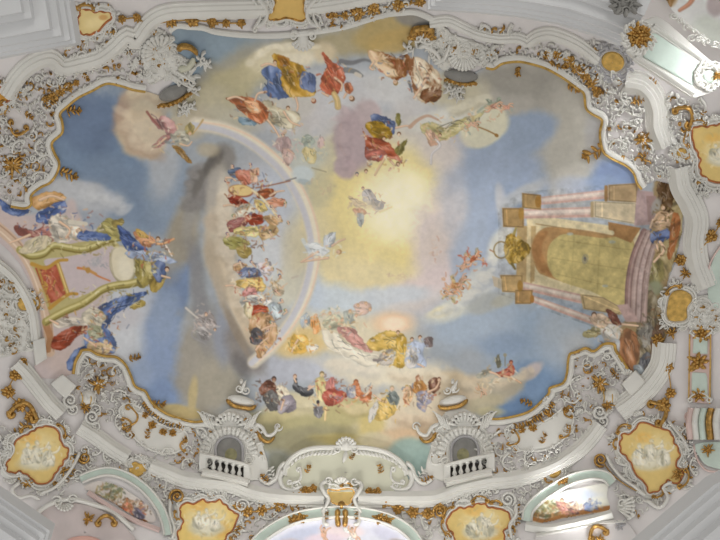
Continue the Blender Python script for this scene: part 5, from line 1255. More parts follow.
# ---- single gilded pieces on the fields
star(12, 164, 10, 'gilded spiky rosette low in the upper left stucco field', 11, 3)
star(98, 385, 9, 'gilded spiky rosette in the lower left stucco field', 10, 4)
star(600, 383, 9.5, 'gilded spiky rosette in the lower right stucco field', 10, 5)
star(643, 139, 9, 'gilded cross-shaped rosette in the upper right stucco field', 8, 6)
for a in ((58, 171, 19, 12, 'gilded spiky sprig reaching over the left frame below the blue sky', 9), (46, 106, 13, -40, 'gilded sprig above the plain scroll panel at upper left', 12), (53, 98, 14, -60, 'large gilded sprig on the upper left stucco', 13), (82, 73, 9, 40, 'small gilded flower sprig on white stucco, upper left', 14), (65, 112, 15, -14, 'gilded sprig over the frame beside the blue sky corner', 15), (24, 112, 10, 30, 'gilded sprig inside the small scroll panel at left', 16),
          (606, 145, 24, 146, 'long gilded sprig reaching over the right frame', 21), (548, 48, 10, 100, 'gilded sprig under the upper right cornice', 22), (517, 66, 9, 80, 'gilded drop hanging from the top right frame', 23), (566, 85, 14, 15, 'gilded twig on the frame at upper right', 24), (600, 92, 8, -20, 'gilded leaf beside the small gold oval', 25), (632, 102, 13, -20, 'gilded scroll leaves near the fluted cornice, upper right', 26), (648, 78, 9, 20, 'gilded leaf on the white fluting, upper right', 27), (612, 128, 8, 180, 'gilded leaf beside the frame, upper right', 28),
          (534, 404, 13, 190, 'gilded twig on the lower right frame above the sky', 31), (542, 445, 11, -80, 'gilded sprig on the plain lower right panel, left of centre', 32), (565, 434, 9, -70, 'gilded sprig at the lower right panel corner', 33), (574, 362, 11, -70, 'gilded tip on the frame of the lower right field', 34), (612, 372, 9, 40, 'gilded flower high in the lower right field', 35),
          (128, 360, 12, -20, 'gilded tip on the frame of the lower left field', 41), (150, 405, 14, -10, 'gilded twig on the lower left frame above the sky', 42), (147, 440, 10, -90, 'gilded sprig on the plain lower left panel', 43), (132, 436, 8, -120, 'gilded sprig at the lower left panel corner', 44), (182, 446, 9, -70, 'gilded sprig at the right end of the lower left panel', 45), (86, 374, 8, 60, 'gilded flower high in the lower left field', 46),
          (306, 474, 9, -70, 'gilded sprig at left on the plain panel below the fresco', 51), (382, 474, 9, -110, 'gilded sprig at right on the plain panel below the fresco', 52), (350, 460, 7, -60, 'gilded sprig under the crest of the panel below the fresco', 53)):
    sprig(a[0], a[1], a[2], a[3], a[4], a[5])


def basket(x, y, label):
    e = empty('stucco_basket', (x, y), label, 'basket')
    MB().dome(x, y, 9, 8, -20, .2, 6, 14, 5).build('bowl', STUCCO, e)
    for k in range(4):
        MB().tube([(x - 8 + 4.4 * k, y - 7 + k), (x - 6 + 4.2 * k, y), (x - 7 + 4.4 * k, y + 7)], 1.2, 1.2, [3, 6.6, 3], .8).build('strap', STUCCO if k % 2 else OCHRE, e)
    MB().burst(x - 3, y + 9, 7, 7, 1.5, 2.4, int(x)).build('gilded_tassel', GILT, e)


basket(88, 398, 'white stucco basket with gilded tassel, lower left field'); basket(611, 396, 'white stucco basket with gilded tassel, lower right field')

for x, y, a, lab in ((70, 400, 20, 'rolled white stucco console end beside the lower left cornice'), (92, 417, 20, 'rolled white stucco console end below the lower left basket'), (600, 412, -30, 'rolled white stucco console end below the lower right basket')):
    q = MB().scroll(x, y, 8, a, 1.6, 1, 3.4, .5, 1.); q.scroll(x + 3, y + 9, 6, a + 160, 1.4, -1, 2.8, .5, 1.)
    tag(q.build('stucco_console', STUCCO), lab, 'console')

# ---- garlands of gilded blooms
garland('gilded flower garland along the top edge above the blue sky', [(122, 18, .8), (137, 17, .9), (149, 23, 1.1), (171, 20, 1.25), (192, 19, 1.5), (212, 21, 1.1), (226, 22, .85), (241, 22, .9)], 5)
garland('gilded flower garland right of the top gilded plaque', [(333, 15, .9), (345, 14, .8), (358, 13, 1.25), (374, 8, 1.3), (398, 4, 1.2), (420, 1, 1.)], 5)
garland('gilded flower garland following the upper right curve of the cornice', [(557, 54, .9), (570, 61, 1.3), (578, 68, 1.), (585, 75, 1.1), (592, 82, 1.1), (597, 90, 1.)], 5)
garland('gilded flower garland on the upper left curve above the frame', [(45, 98, .8), (52, 96, 1.1), (60, 91, 1.), (68, 86, 1.1), (76, 82, .7)], 4.6)
garland('gilded flower garland on the fluting at the far right', [(681, 260, 1.1), (697, 252, 1.15), (712, 236, 1.2), (722, 222, 1.)], 5.4)
garland('gilded flower garland hanging beside the lower right cornice', [(658, 340, 1.2), (665, 352, .8), (668, 367, 1.2), (671, 393, 1.1), (664, 405, 1.4)], 5.2)
garland('gilded flower garland at the far lower left', [(23, 362, .9), (15, 375, 1.2), (8, 392, 1.25), (20, 405, 1.3), (30, 417, 1.1)], 5.4)
garland('gilded flower garland left of the bottom gilded plaque', [(313, 489, .9), (306, 491, 1.1), (296, 498, 1.2), (280, 506, 1.2), (262, 511, 1.2), (247, 512, 1.3), (238, 507, 1.)], 4.8)
garland('gilded flower garland right of the bottom gilded plaque', [(369, 492, .9), (377, 492, 1.), (386, 503, 1.2), (398, 509, 1.2), (413, 513, 1.25), (428, 514, 1.3), (440, 508, 1.)], 4.8)
garland('gilded blooms under the lower left frame', [(145, 415, .8), (152, 425, 1.), (163, 432, .9), (173, 433, .9)], 4.2, stem=False)
garland('gilded blooms under the lower right frame', [(522, 430, .9), (533, 428, 1.), (550, 414, .9), (566, 410, .8)], 4.2, stem=False)
garland('gilded drop garland from the small cartouche at far left', [(70, 236 + 60, .01), (2, 345, .9), (4, 352, .8)], 3.4, stem=False) if False else None
star(672, 333, 6, 'gilded leaf cluster above the lower right garland', 8, 71); star(686, 273, 6, 'gilded leaf cluster below the right fluting garland', 7, 72)
for args in (((150, 442 + 0), 0),): pass
tag(MB().cscroll((8, 414), (36, 420), -.5, 5, 1.5, .8).build('gilded_scroll', GILT), 'broad gilded scroll at the lower end of the far left garland', 'scroll')
tag(MB().cscroll((650, 402), (660, 426), -.45, 4.4, 1.5, .8).build('gilded_scroll', GILT), 'broad gilded scroll above the lower right yellow painting', 'scroll')
tag(MB().cscroll((674, 108), (690, 126), -.5, 4, 1.5, .8).build('gilded_scroll', GILT), 'broad gilded scroll left of the right yellow painting', 'scroll')


# ---- balconies below the fresco
def balcony(cx, s, label):
    """s = 1: the left one, whose railing falls to the right; s = -1 mirrors it"""
    q = lambda x, y: (cx + s * x, y)
    T = lambda pts: [q(*p) for p in pts]
    e = empty('stucco_balcony', (cx, 470), label, 'balcony', 'balconies under the fresco')
    MB().plate(T([(-28, 466), (-26, 440), (-14, 420), (0, 409), (16, 410), (28, 424), (34, 446), (38, 474), (10, 482), (-22, 476)]), -.8, 1., 1., True).build('back_wall', STUCCO, e)
    rocaille(e, T([(-27, 456), (-25, 442), (-14, 422), (-15, 434), (-18, 446), (-18, 456)]) , int(cx), 3, (), h=1., dens=4.2)
    rocaille(e, T([(17, 434), (16, 414), (28, 428), (33, 446), (35, 458), (26, 460), (20, 452)]), int(cx) + 1, 4, (), h=1., dens=4.2)
    # niche
    arch = T([(-11, 463), (-12, 449), (-8, 441), (0, 438), (8, 441), (12, 448), (12, 464)])
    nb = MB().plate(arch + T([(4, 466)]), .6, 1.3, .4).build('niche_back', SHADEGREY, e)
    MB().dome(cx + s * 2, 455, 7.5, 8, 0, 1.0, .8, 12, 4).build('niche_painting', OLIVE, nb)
    for w, off, hh in ((3., 1.5, 3.2), (2., 5.2, 2.2)):
        A = np.array(cr(arch, 1.5)); c = np.array([cx, 456.])
        d = A - c; d /= np.linalg.norm(d, axis=1, keepdims=True)
        MB().tube(A + d * off, w, w, 1., hh / w, curve=False, ends=False).build('niche_moulding', GREYST if off < 3 else STUCCO, e)
    MB().shell(cx, 456, 19, 27, 182, 358, 17, 1., 2.6, 1.0).build('shell_surround', STUCCO, e)
    for k in (-1, 1):
        m_ = MB().scroll(cx + k * 20, 462, 5.5, 90, 1.5, k, 2.4, 1.2, 1.); m_.cscroll((cx + k * 24, 456), (cx + k * 26, 434), -k * .3, 2.6, 1., 1.)
        m_.leaf(cx + k * 26, 446, 8, 3, -90 + k * 50, 1, 2.6, .4); m_.leaf(cx + k * 29, 436, 9, 3, -90 + k * 40, 1, 2.6, .4)
        m_.build('side_scroll', STUCCO, e)
    # pierced fan and crown
    g = MB()
    f = MB().shell(cx, 430, 8, 16, 195, 345, 9, 1., 3.).build('fan', STUCCO, e)
    for k in range(7):
        a = math.radians(205 + 130 / 6 * k)
        g.dome(cx + 12 * math.cos(a), 428 + 12 * math.sin(a), 1.1, None, 0, 4.2, .5, 7, 3)
    g.build('hole_shade_beads', DARK, f)  # dark beads paint the shade inside the holes
    for k in (-1, 1):
        for j in range(5):
            MB().tube([(cx + k * (14 + j * 2), 432 - j), (cx + k * (17 + 3 * j), 424 - 2.4 * j), (cx + k * (17 + 3.4 * j + 2), 418 - 1.6 * j)], 2.6, 1.4, [1, 2.5, 4], .9).build('feather', STUCCO, e)
    # horn with gilded mouth towards the middle of the vault
    k = s
    MB().tube([(cx + k * 26, 424), (cx + k * 33, 428), (cx + k * 38, 436), (cx + k * 45, 434), (cx + k * 49, 426)], 4.5, 3., [1, 4, 4], .9).build('horn', STUCCO, e)
    MB().tube([(cx + k * 29, 433), (cx + k * 33, 440), (cx + k * 40, 442.5), (cx + k * 46, 437)], 4.6, 2.6, [2, 4, 2], .8).build('gilded_mouth', GILT, e)
    MB().scroll(cx + k * 49, 427, 4.6, 0, 1.2, k, 2., 2, 1.).build('horn_tip', STUCCO, e)
    m_ = MB()
    for j in range(4): m_.scroll(cx - k * (18 + j * 3), 420 - j * 2, 5 - j * .6, 40 * j, 1.2, -k, 2., 1., 1.)
    m_.build('scroll_cluster', STUCCO, e)
    # dish canopy with finial
    MB().dome(cx + s * 12, 401, 14, 5, s * 12, 3, 5, 18, 5).build('canopy_dish', STUCCO, e)
    MB().tube(T([(-3, 400), (4, 406), (14, 408.5), (22, 409), (27, 406)]), 4.2, 4.2, 4, .9).build('canopy_rim', GILT, e)
    m_ = MB().scroll(cx + s * 10, 389, 4.4, 0, 1.2, 1, 2., 5, 1.); m_.scroll(cx + s * 17, 391, 4.2, 180, 1.3, -1, 2., 5, 1.); m_.dome(cx + s * 12, 382, 2, 3, 0, 5, 3, 8, 4); m_.leaf(cx + s * 12, 394, 14, 4, -80, 5, 3, .3)
    m_.build('finial', STUCCO, e)
    # balustrade, standing well out of the wall
    y = lambda x, b: b + .25 * x
    R = lambda b: T([(-27, y(-27, b) + 1), (-14, y(-14, b)), (0, y(0, b)), (14, y(14, b)), (20, y(20, b) + .6)])
    MB().plate(T([(-26, y(-26, 462)), (18, y(18, 462)), (18, y(18, 480)), (-26, y(-26, 480))]), 1., 2., .3, False).build('recess_shade_plate', DIM, e)  # dark plate paints the shade between the balusters
    MB().moulding(R(463) if s > 0 else R(463)[::-1], [(-2.4, 1), (-2.2, 11), (-1, 13), (1, 13), (1.6, 11.4), (1.8, 1)], False).build('handrail', STUCCO, e, False)
    MB().moulding(R(478.5) if s > 0 else R(478.5)[::-1], [(-2.6, 1), (-2.4, 12), (-1, 14), (2, 15), (2.4, 12), (4.4, 12), (4.6, 1)], False).build('plinth', STUCCO, e, False)
    for x in (-24.5, -17, -10.5, -4, 2.6, 9):
        x = x + 1.5
        MB().baluster(q(x - .3, y(x, 477)), q(x, y(x, 464.6)), 2.6, 9).build('baluster', STUCCO, e)
    for x in (-27, 17.5):
        MB().plate(T([(x - 3, y(x, 462)), (x + 3.5, y(x, 462)), (x + 3.5, y(x, 479)), (x - 3, y(x, 479))]), 1, 12, .6, False).build('pedestal', STUCCO, e, False)
    return e


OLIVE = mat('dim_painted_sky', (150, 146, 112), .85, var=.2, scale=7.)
DIM = mat('painted_shade_plaster', (74, 70, 66), .9, var=.1)
balcony(229, 1, 'white stucco balcony with niche and balustrade, left of the bottom panel')
balcony(465, -1, 'white stucco balcony with niche and balustrade, right of the bottom panel')

# ---- plain panel between the balconies
e = empty("stucco_pediment", (345, 470), 'broad plain stucco panel with shell crest between the two balconies', 'panel')
top = [(284, 476), (287, 464), (298, 454), (312, 449), (330, 448), (346, 448), (362, 448), (380, 451), (394, 457), (404, 466), (407, 476)]
MB().plate(top + [(410, 486), (400, 491), (345, 492), (290, 491), (280, 486)], -.8, .8, .6).build('field', CREAM, e)
MB().moulding(cr(top, 2.), [(-2.6, 0), (-2.4, 3), (-1, 5), (.6, 5), (.9, 3), (2.4, 2.6), (2.8, 0)], False).build('crest_moulding', STUCCO, e)
for k in range(13):
    for sg in (-1, 1):
        x = 346 + sg * (9 + k * 4); P = np.array(top); yy = np.interp(x, P[:, 0], P[:, 1])
        MB().leaf(x, yy + 2.6, 7 - k * .15, 3.4, 90 + sg * (30 - 2 * k) * -1, .8, 2.4, sg * -.5).build('scallop_leaf', STUCCO, e)
for sg in (-1, 1):
    X = lambda d: 346 + sg * d
    m_ = MB().tube([(X(62), 470), (X(66), 478), (X(62), 488), (X(52), 490), (X(44), 486)], 6, 3, .8, .7); m_.scroll(X(50), 486, 5, 0, 1.3, sg, 2.4, 1, 1.)
    m_.build('side_volute', STUCCO, e)
    MB().cscroll((X(46), 468), (X(58), 484), sg * .35, 2.6, .8, 1.).build('scroll', STUCCO, e)
    MB().tube([(X(60), 462), (X(66), 468), (X(70), 478), (X(78), 484), (X(88), 478)], 5, 3.4, .8, .8).build('corner_swag', STUCCO, e)
    MB().spray(X(70), 482, 14, -90 + sg * 30, 8, None, .4, 1, 2.4, 9 + sg).build('corner_leaf', STUCCO, e)
    MB().spray(X(76), 484, 12, -90 + sg * 50, 6, None, .3, 1.6, 2., 19 + sg).build('gilded_corner_leaf', GILT, e)
m_ = MB().shell(346, 449, 2, 10, 200, 340, 7, 2, 4.); m_.dome(346, 446, 5, 6, 0, 2, 5, 10, 4); m_.scroll(338, 450, 5, 0, 1.3, -1, 2.4, 2, 1.); m_.scroll(354, 450, 5, 180, 1.3, 1, 2.4, 2, 1.)
m_.leaf(346, 452, 12, 5, 95, 2, 3, .3); m_.build('crest_shell', STUCCO, e)


# ---- bottom plaque
def sides(e):
    for sg in (-1, 1):
        X = lambda d: 341.5 + sg * d
        MB().tube([(X(14), 481), (X(20), 486), (X(17), 494), (X(13), 500), (X(16), 508), (X(20), 514)], 4.6, 4, [2, 5, 4, 3], 1.).build('side_scroll', STUCCO, e)
        MB().scroll(X(13), 482, 4.4, 0, 1.3, sg, 2.4, 2, 1.).build('volute', STUCCO, e)
        MB().tube([(X(12), 512), (X(17), 512), (X(17), 524), (X(12), 525)], 4, 4, 3, 1.).build('console_block', STUCCO, e)
        MB().spray(X(15), 512, 8, 90, 5, None, .2, 5, 2., 3).build('gilded_drop', GILT, e)
        MB().tube([(X(3.5), 510), (X(4), 518), (X(3), 528)], 6.5, 5.5, 3, .9).build('gilded_roll', GILT, e)
    MB().shell(341.5, 486, 2, 7, 200, 340, 5, 2, 4).build('crest', STUCCO, e)
    MB().dome(341.5, 506, 4, 5, 0, 2, 6, 10, 4).build('gilded_boss', GILT, e)


cartouche(P_BC, 'small gilded plaque with white side scrolls at the bottom centre', 61, 5, 'paint', GILT, .25, extra=sides, name='gilded_plaque', cat='plaque')


def top_sides(e):
    for sg in (-1, 1):
        X = lambda d: 287 + sg * d
        MB().tube([(X(30), -4), (X(22), 4), (X(20), 12), (X(24), 20), (X(32), 24)], 4, 3.4, [1, 4, 3], 1.).build('side_scroll', STUCCO, e)
        MB().tube([(X(36), -4), (X(28), 6), (X(27), 16), (X(34), 27)], 2.6, 2.6, [1, 3, 3], 1.).build('outer_scroll', STUCCO, e)
        MB().cscroll((X(16), 24), (X(34), 29), -sg * .3, 2.6, 1., 1.).build('lower_scroll', STUCCO, e)
    m_ = MB().dome(303, 40, 6, 8, 0, 1, 5, 12, 5); m_.scroll(294, 34, 5, 0, 1.3, -1, 2.4, 2, 1.); m_.scroll(312, 34, 5, 180, 1.3, 1, 2.4, 2, 1.); m_.shell(303, 36, 3, 11, 20, 160, 7, 1.4, 3)
    m_.build('crest_shell', STUCCO, e)


cartouche(P_TOP, 'gilded plaque with white scroll frame at the top centre', 62, 5, 'paint', GILT, .15, extra=top_sides, name='gilded_plaque', cat='plaque')

# ---- yellow painted cartouches
def lr_extra(e):
    MB().scroll(601, 460, 7, 60, 1.6, 1, 3.2, .6, 1.).build('gilded_volute', GILT, e)
    MB().tube([(606, 454), (612, 466), (622, 478), (636, 488), (646, 496)], 3.6, 3, [1, 3, 2], 1.).build('long_scroll', STUCCO, e)
    MB().tube([(603, 462), (612, 474), (624, 484), (638, 492)], 1.4, 1.4, 2.4, 1.).build('gilded_line', GILT, e)
    MB().tube([(646, 500), (660, 508), (668, 498), (664, 488), (672, 482)], 4, 3, [1, 3, 2], 1.).build('foot_scroll', STUCCO, e)
    MB().burst(678, 474, 7, 7, 1, 2, 5).build('gilded_leaf', GILT, e)
    MB().tube([(668, 420), (676, 430), (684, 440), (690, 452)], 3, 2.4, [1, 3, 2], 1.).build('feather_scroll', STUCCO, e)


def ll_extra(e):
    MB().scroll(84, 458, 6, 200, 1.6, -1, 3, .6, 1.).build('gilded_volute', GILT, e)
    MB().tube([(80, 452), (74, 464), (66, 476), (54, 488), (40, 494)], 3.6, 3, [1, 3, 2], 1.).build('long_scroll', STUCCO, e)
    MB().burst(27, 484, 6, 7, 1, 2, 8).build('gilded_leaf', GILT, e)
    MB().tube([(20, 482), (12, 490), (18, 498), (30, 496), (40, 500)], 4, 3, [1, 3, 2], 1.).build('foot_scroll', STUCCO, e)


def bl_extra(e):
    MB().scroll(177, 497, 8, 120, 1.7, 1, 3.4, .8, 1.).build('gilded_volute', GILT, e)
    MB().scroll(242, 506, 7.5, 60, 1.7, -1, 3.2, .8, 1.).build('volute', STUCCO, e)
    MB().tube([(170, 500), (170, 516), (174, 528), (172, 540)], 4, 3.2, [1, 3, 2], 1.).build('long_scroll', STUCCO, e)
    MB().spray(240, 524, 14, 110, 7, None, .4, 1, 2, 7).build('gilded_leaf', GILT, e)
    m_ = MB()
    for k in range(9):
        x = 192 + k * 5; m_.scroll(x, 488 + 4 * abs(k - 4) * .5 + k * .8, 3.4, 40 * k, 1.2, (-1) ** k, 1.8, .6, 1.2); m_.leaf(x, 490 + k, 6, 2.4, -90 + 30 * (-1) ** k, .6, 2.4, .5)
    m_.build('crown_leaves', STUCCO, e)


def br_extra(e):
    MB().scroll(508, 500, 8, 60, 1.7, -1, 3.4, .8, 1.).build('volute', STUCCO, e)
    MB().scroll(440, 512, 7.5, 120, 1.7, 1, 3.2, .8, 1.).build('gilded_volute', GILT, e)
    MB().tube([(516, 504), (516, 516), (510, 526), (512, 540)], 4, 3.2, [1, 3, 2], 1.).build('long_scroll', STUCCO, e)
    MB().spray(516, 510, 14, 80, 7, None, .4, 1, 2, 7).build('gilded_leaf', GILT, e)
    m_ = MB()
    for k in range(9):
        x = 452 + k * 5.4; m_.scroll(x, 500 - k * 1.0 + (1 if k % 2 else -1), 3.4, 40 * k, 1.2, (-1) ** k, 1.8, .6, 1.2); m_.leaf(x, 502 - k, 6, 2.4, -90 + 30 * (-1) ** k, .6, 2.4, .5)
    m_.build('crown_leaves', STUCCO, e)


cartouche(P_LR, 'yellow painting with pale figures in a scroll frame, lower right', 71, 8, extra=lr_extra)
cartouche(P_LL, 'yellow painting with pale figures in a scroll frame, lower left', 72, 8, extra=ll_extra)
cartouche(P_BL, 'yellow painting with pale figures under the left balcony', 73, 7, extra=bl_extra)
cartouche(P_BR, 'yellow painting with pale figures under the right balcony', 74, 7, extra=br_extra)
cartouche(P_R, 'yellow painting with pale figures at the right edge', 75, 8)
cartouche(P_TL, 'yellowish painted field beside the upper left pillar corner', 76, 6)
cartouche(P_L, 'ochre painted field in white scrolls at the left edge', 77, 6)
ov = lambda x, y, rx, ry, a=0: [(x + rx * math.cos(t) * math.cos(a) - ry * math.sin(t) * math.sin(a), y + rx * math.cos(t) * math.sin(a) + ry * math.sin(t) * math.cos(a)) for t in np.linspace(0, 2 * math.pi, 12)[:-1]]
cartouche(ov(613, 61, 11.5, 9.5, .3), 'small gilded oval in grey scrolls, upper right', 78, 8, OCHRE, None, .1, GREYST, name='gilded_oval')
cartouche([(670, 296), (674, 291), (682, 290), (690, 294), (692, 300), (687, 308), (687, 318), (680, 321), (670, 320), (667, 314), (668, 304)], 'gilded shield in white scrolls beside the painted rocks at right', 79, 7, OCHRE, None, .25, name='gilded_shield')
cartouche([(545, 468), (552, 467), (560, 469), (561, 473), (555, 478), (550, 477), (545, 473)], 'gilded heart-shaped boss on the lower right cornice', 80, 7, OCHRE, None, .1, name='gilded_boss_cartouche')
cartouche([(129, 468), (134, 462), (140, 464), (146, 465), (146, 471), (138, 477), (131, 475)], 'gilded heart-shaped boss on the lower left cornice', 81, 6.5, OCHRE, None, .2, name='gilded_boss_cartouche')
cartouche([(18, 300), (24, 297), (33, 299), (36, 303), (32, 308), (22, 310), (18, 306)], 'small gilded boss left of the painted throne', 82, 6, OCHRE, None, .3, name='gilded_boss_cartouche')
cartouche(ov(682, 152 + 0, 5, 4.5), 'tiny gilded boss left of the right yellow painting', 83, 5, OCHRE, None, .2, name='gilded_boss_cartouche', backing=False)


# ---- the two upper crown cartouches, seen from below
def crown(label, body, dish, rim, horn, scrollpts, seed, fan):
    e = empty('crown_cartouche', dish[:2], label, 'cartouche', 'crown cartouches over the fresco')
    MB().plate(body, -.6, 1.2, 1.).build('body', STUCCO, e)
    rocaille(e, body, seed, 9, (), h=1.5, gild=.05)
    x, y, rx, ry, a = dish
    MB().dome(x, y, rx, ry, a, 1.5, 5, 20, 5).build('canopy_dish', SHADEGREY, e)  # shade of the underside is put into the dish colour
    rm = MB().tube(rim, 3.2, 3.2, 4, .9).build('gilded_rim', GILT, e)
    P = cr(rim, 4.5)
    g = MB()
    for p in P: g.flower(p[0], p[1], 2.2, 6, 1.6, 5)
    g.build('rim_flowers', GILT, rm)
    MB().tube(horn, 6., 4.6, [2, 5, 3], .8).build('gilded_horn', GILT, e)
    for sp in scrollpts:
        q = MB().scroll(sp[0], sp[1], sp[2] * .8, sp[3], 1.2, sp[4], sp[5] if len(sp) > 5 else 2.2, 2, 1.1)
        for j in range(4):
            a = sp[3] + 70 * j * sp[4] + 30
            q.leaf(sp[0] + math.cos(math.radians(a)) * sp[2] * .6, sp[1] + math.sin(math.radians(a)) * sp[2] * .6, sp[2] * 1.5, 2.4, a + 40 * sp[4], 1.5, 3., .7 * sp[4], 1.)
        q.build('scroll', STUCCO, e)
    fx, fy, r0, r1, a0, a1, n = fan
    MB().shell(fx, fy, r0, r1, a0, a1, n, 1.4, 3).build('shell_fan', STUCCO, e)
    return e


e = crown('white crown cartouche with a grey canopy and gilded horn, upper left', [(146, 34), (156, 28), (166, 33), (174, 46), (178, 56), (196, 62), (192, 74), (180, 84), (166, 78), (150, 84), (144, 70), (142, 52)], (173, 92, 15, 7, -20),
          [(158, 103), (168, 102), (180, 97), (190, 90)], [(177, 49), (182, 44), (189, 44), (195, 49), (197, 53)], [(203, 58, 5, 0, 1), (206, 62, 3.6, 180, -1), (192, 80, 5.5, 40, 1), (194, 88, 4, 200, -1), (186, 70, 6, 120, -1), (184, 106, 4.6, 0, 1), (190, 104, 4, 180, -1), (182, 112, 3, 90, 1, 1.6)], 91, (160, 52, 6, 17, 150, 300, 9))
MB().tube([(178, 68), (186, 66), (192, 60), (193, 55)], 6, 5, [2, 4, 4], .6).build('ribbon_band', CREAM, e)
MB().tube([(176, 70), (188, 76), (196, 82)], 3, 2, [2, 4, 3], .9).build('feather', STUCCO, e); MB().tube([(172, 74), (184, 82), (195, 88)], 2.6, 1.6, [2, 4, 3], .9).build('feather', STUCCO, e)
e = crown('white crown cartouche with a grey canopy and gilded shell, upper right', [(432, 34), (440, 24), (452, 34), (470, 40), (488, 48), (494, 58), (486, 66), (470, 64), (452, 66), (444, 70), (434, 60), (426, 46)], (461, 75, 17, 6, 6),
          [(446, 76), (455, 79), (466, 81), (476, 80)], [(412, 36), (414, 28), (422, 25), (430, 26), (434, 32)], [(410, 46, 5, 0, 1), (418, 36, 5, 180, -1, 2.8), (428, 38, 5.5, 0, 1, 2.8), (432, 52, 5, 120, -1), (488, 57, 5, 60, -1), (450, 86, 4.4, 0, 1), (459, 87, 4, 180, -1), (454, 94, 3.4, 90, 1, 1.8), (460, 97, 2.6, 0, -1, 1.5)], 93, (464, 52, 7, 15, 20, 170, 11))
q = MB().shell(422, 40, 3, 14, 195, 345, 9, 2, 4.); q.build('gilded_shell', GILT, e)
MB().tube([(434, 62), (444, 56), (448, 48), (450, 42)], 4, 3, [2, 4, 3], .9).build('ribbon_band', STUCCO, e)
MB().tube([(418, 46), (426, 44), (436, 50), (441, 58)], 4, 3, [2, 4, 4], .8).build('ribbon_band', STUCCO, e)


# ---- arches
def arch(path, w, label, gold=(), painting=None, base=None, wh=1.):
    e = empty('painted_arch', base or path[len(path) // 2], label, 'arch')
    P = cr(path, 2.)
    MB().moulding(P, [(-w / 2, 0), (-w / 2, 4), (w / 2, 4), (w / 2, 0)], False).build('mint_face', MINT, e, False)
    for o in (-w / 2, w / 2):
        MB().moulding(P, [(o - 1.1, 0), (o - 1., 6), (o, 7), (o + 1., 6), (o + 1.1, 0)], False).build('white_edge', STUCCO, e)
    for x, y, r, a in gold:
        q = MB()
        c, s = math.cos(math.radians(a)), math.sin(math.radians(a))
        for k in (-1, 0, 1): q.flower(x + k * r * .6 * c, y + k * r * .6 * s, r * .55, 4, 2.4, 6, 20 * k, 4)
        q.build('gilded_flowers', GILT, e)
    if painting is not None:
        painted('painted_scene', painting, PIG, e, .4)
    return e


BC = [(246, 558), (262, 538), (288, 522), (314, 515), (340, 513), (368, 515), (394, 523), (412, 536), (424, 556)]
arch(BC, 10, 'brightly lit mint arch with gilded flowers at the bottom centre', [(297, 520, 8, -14), (383, 520.5, 8, 14)], S_BC)
e = arch([(527, 522), (529, 511), (540, 499), (556, 488), (574, 479), (592, 475), (606, 477), (613, 484)], 9, 'mint arch with a painted landscape at the lower right', [(563, 482, 5, -20)], S_LR, (560, 485))
MB().moulding([(526, 524), (548, 527), (570, 523), (592, 518), (612, 512)], [(-2.5, 0), (-2, 4), (2, 6), (4, 5), (6, 2), (7, 0)], True).build('sill', STUCCO, e)
q = MB().shell(614, 507, 3, 20, -30, 40, 6, 1, 5); q.scroll(630, 512, 6, 0, 1.3, 1, 3, 2, 1.); q.scroll(622, 504, 6, 120, 1.3, -1, 3, 2, 1.)
tag(q.build('stucco_shell', STUCCO), 'bright white stucco shell at the right end of the lower right arch', 'shell')
e = arch([(80, 480), (92, 475), (108, 472), (126, 477), (144, 489), (158, 506), (165, 522), (168, 536)], 7.5, 'pale mint arch with a painted garden scene at the lower left', [], S_LL, (120, 476))
MB().moulding([(88, 492), (112, 508), (134, 520), (160, 530)], [(-2, 0), (-1.6, 3), (2, 4), (3, 0)], True).build('sill', PINK, e)
e = empty('lunette', (80, 520), 'rose-tinted lunette with a scrolled edge at the lower left', 'lunette')
MB().plate([(32, 522), (40, 512), (54, 505), (72, 503), (92, 507), (112, 516), (128, 530), (136, 552), (60, 556)], -.4, .8, .6).build('rose_field', LILAC if 'LILAC' in globals() else PINK, e)
MB().moulding([(30, 526), (40, 511), (56, 502), (74, 500), (94, 505), (114, 513), (134, 530)], [(-2.4, 0), (-2, 3), (0, 4), (2, 2.4), (2.4, 0)], True).build('edge', STUCCO, e)
q = MB().scroll(57, 502, 6, 200, 1.3, 1, 2.6, 2, 1.); q.scroll(72, 500, 5.5, 0, 1.3, -1, 2.6, 2, 1.); q.shell(64, 502, 2, 9, 20, 160, 7, 1, 4); q.build('shell_crest', STUCCO, e)
MB().burst(42, 520, 4, 6, 1.2, 2, 3).build('gilded_leaf', GILT, e); MB().burst(88, 519, 7, 8, 1.2, 2.4, 4).build('gilded_flower', GILT, e); MB().cscroll((96, 524), (116, 524), -.4, 4, 1.2, 1.).build('gilded_scroll', GILT, e)
MB().plate([(66, 542), (76, 537), (92, 537), (104, 544), (104, 560), (66, 560)], 0, 1.6, .6).build('rose_panel', ROSE if 'ROSE' in globals() else PINK, e)
e = empty('lunette', (590, 532), 'shaded lunette edge with gilded shell below the lower right arch', 'lunette')
MB().plate([(540, 532), (570, 528), (600, 522), (628, 524), (632, 552), (540, 556)], -.4, .8, .6).build('field', WALLW, e)
MB().cscroll((590, 540), (608, 532), -.5, 4, 1.2, 1.).build('gilded_scroll', GILT, e); MB().burst(620, 526, 7, 7, 1, 2, 9).build('leaf', GREYST, e); MB().burst(600, 540, 6, 8, 1, 2, 10).build('gilded_leaf', GILT, e)
MB().moulding([(536, 536), (566, 530), (596, 524), (626, 522)], [(-2, 0), (-1.6, 3), (1, 4), (2, 0)], True).build('edge', STUCCO, e)

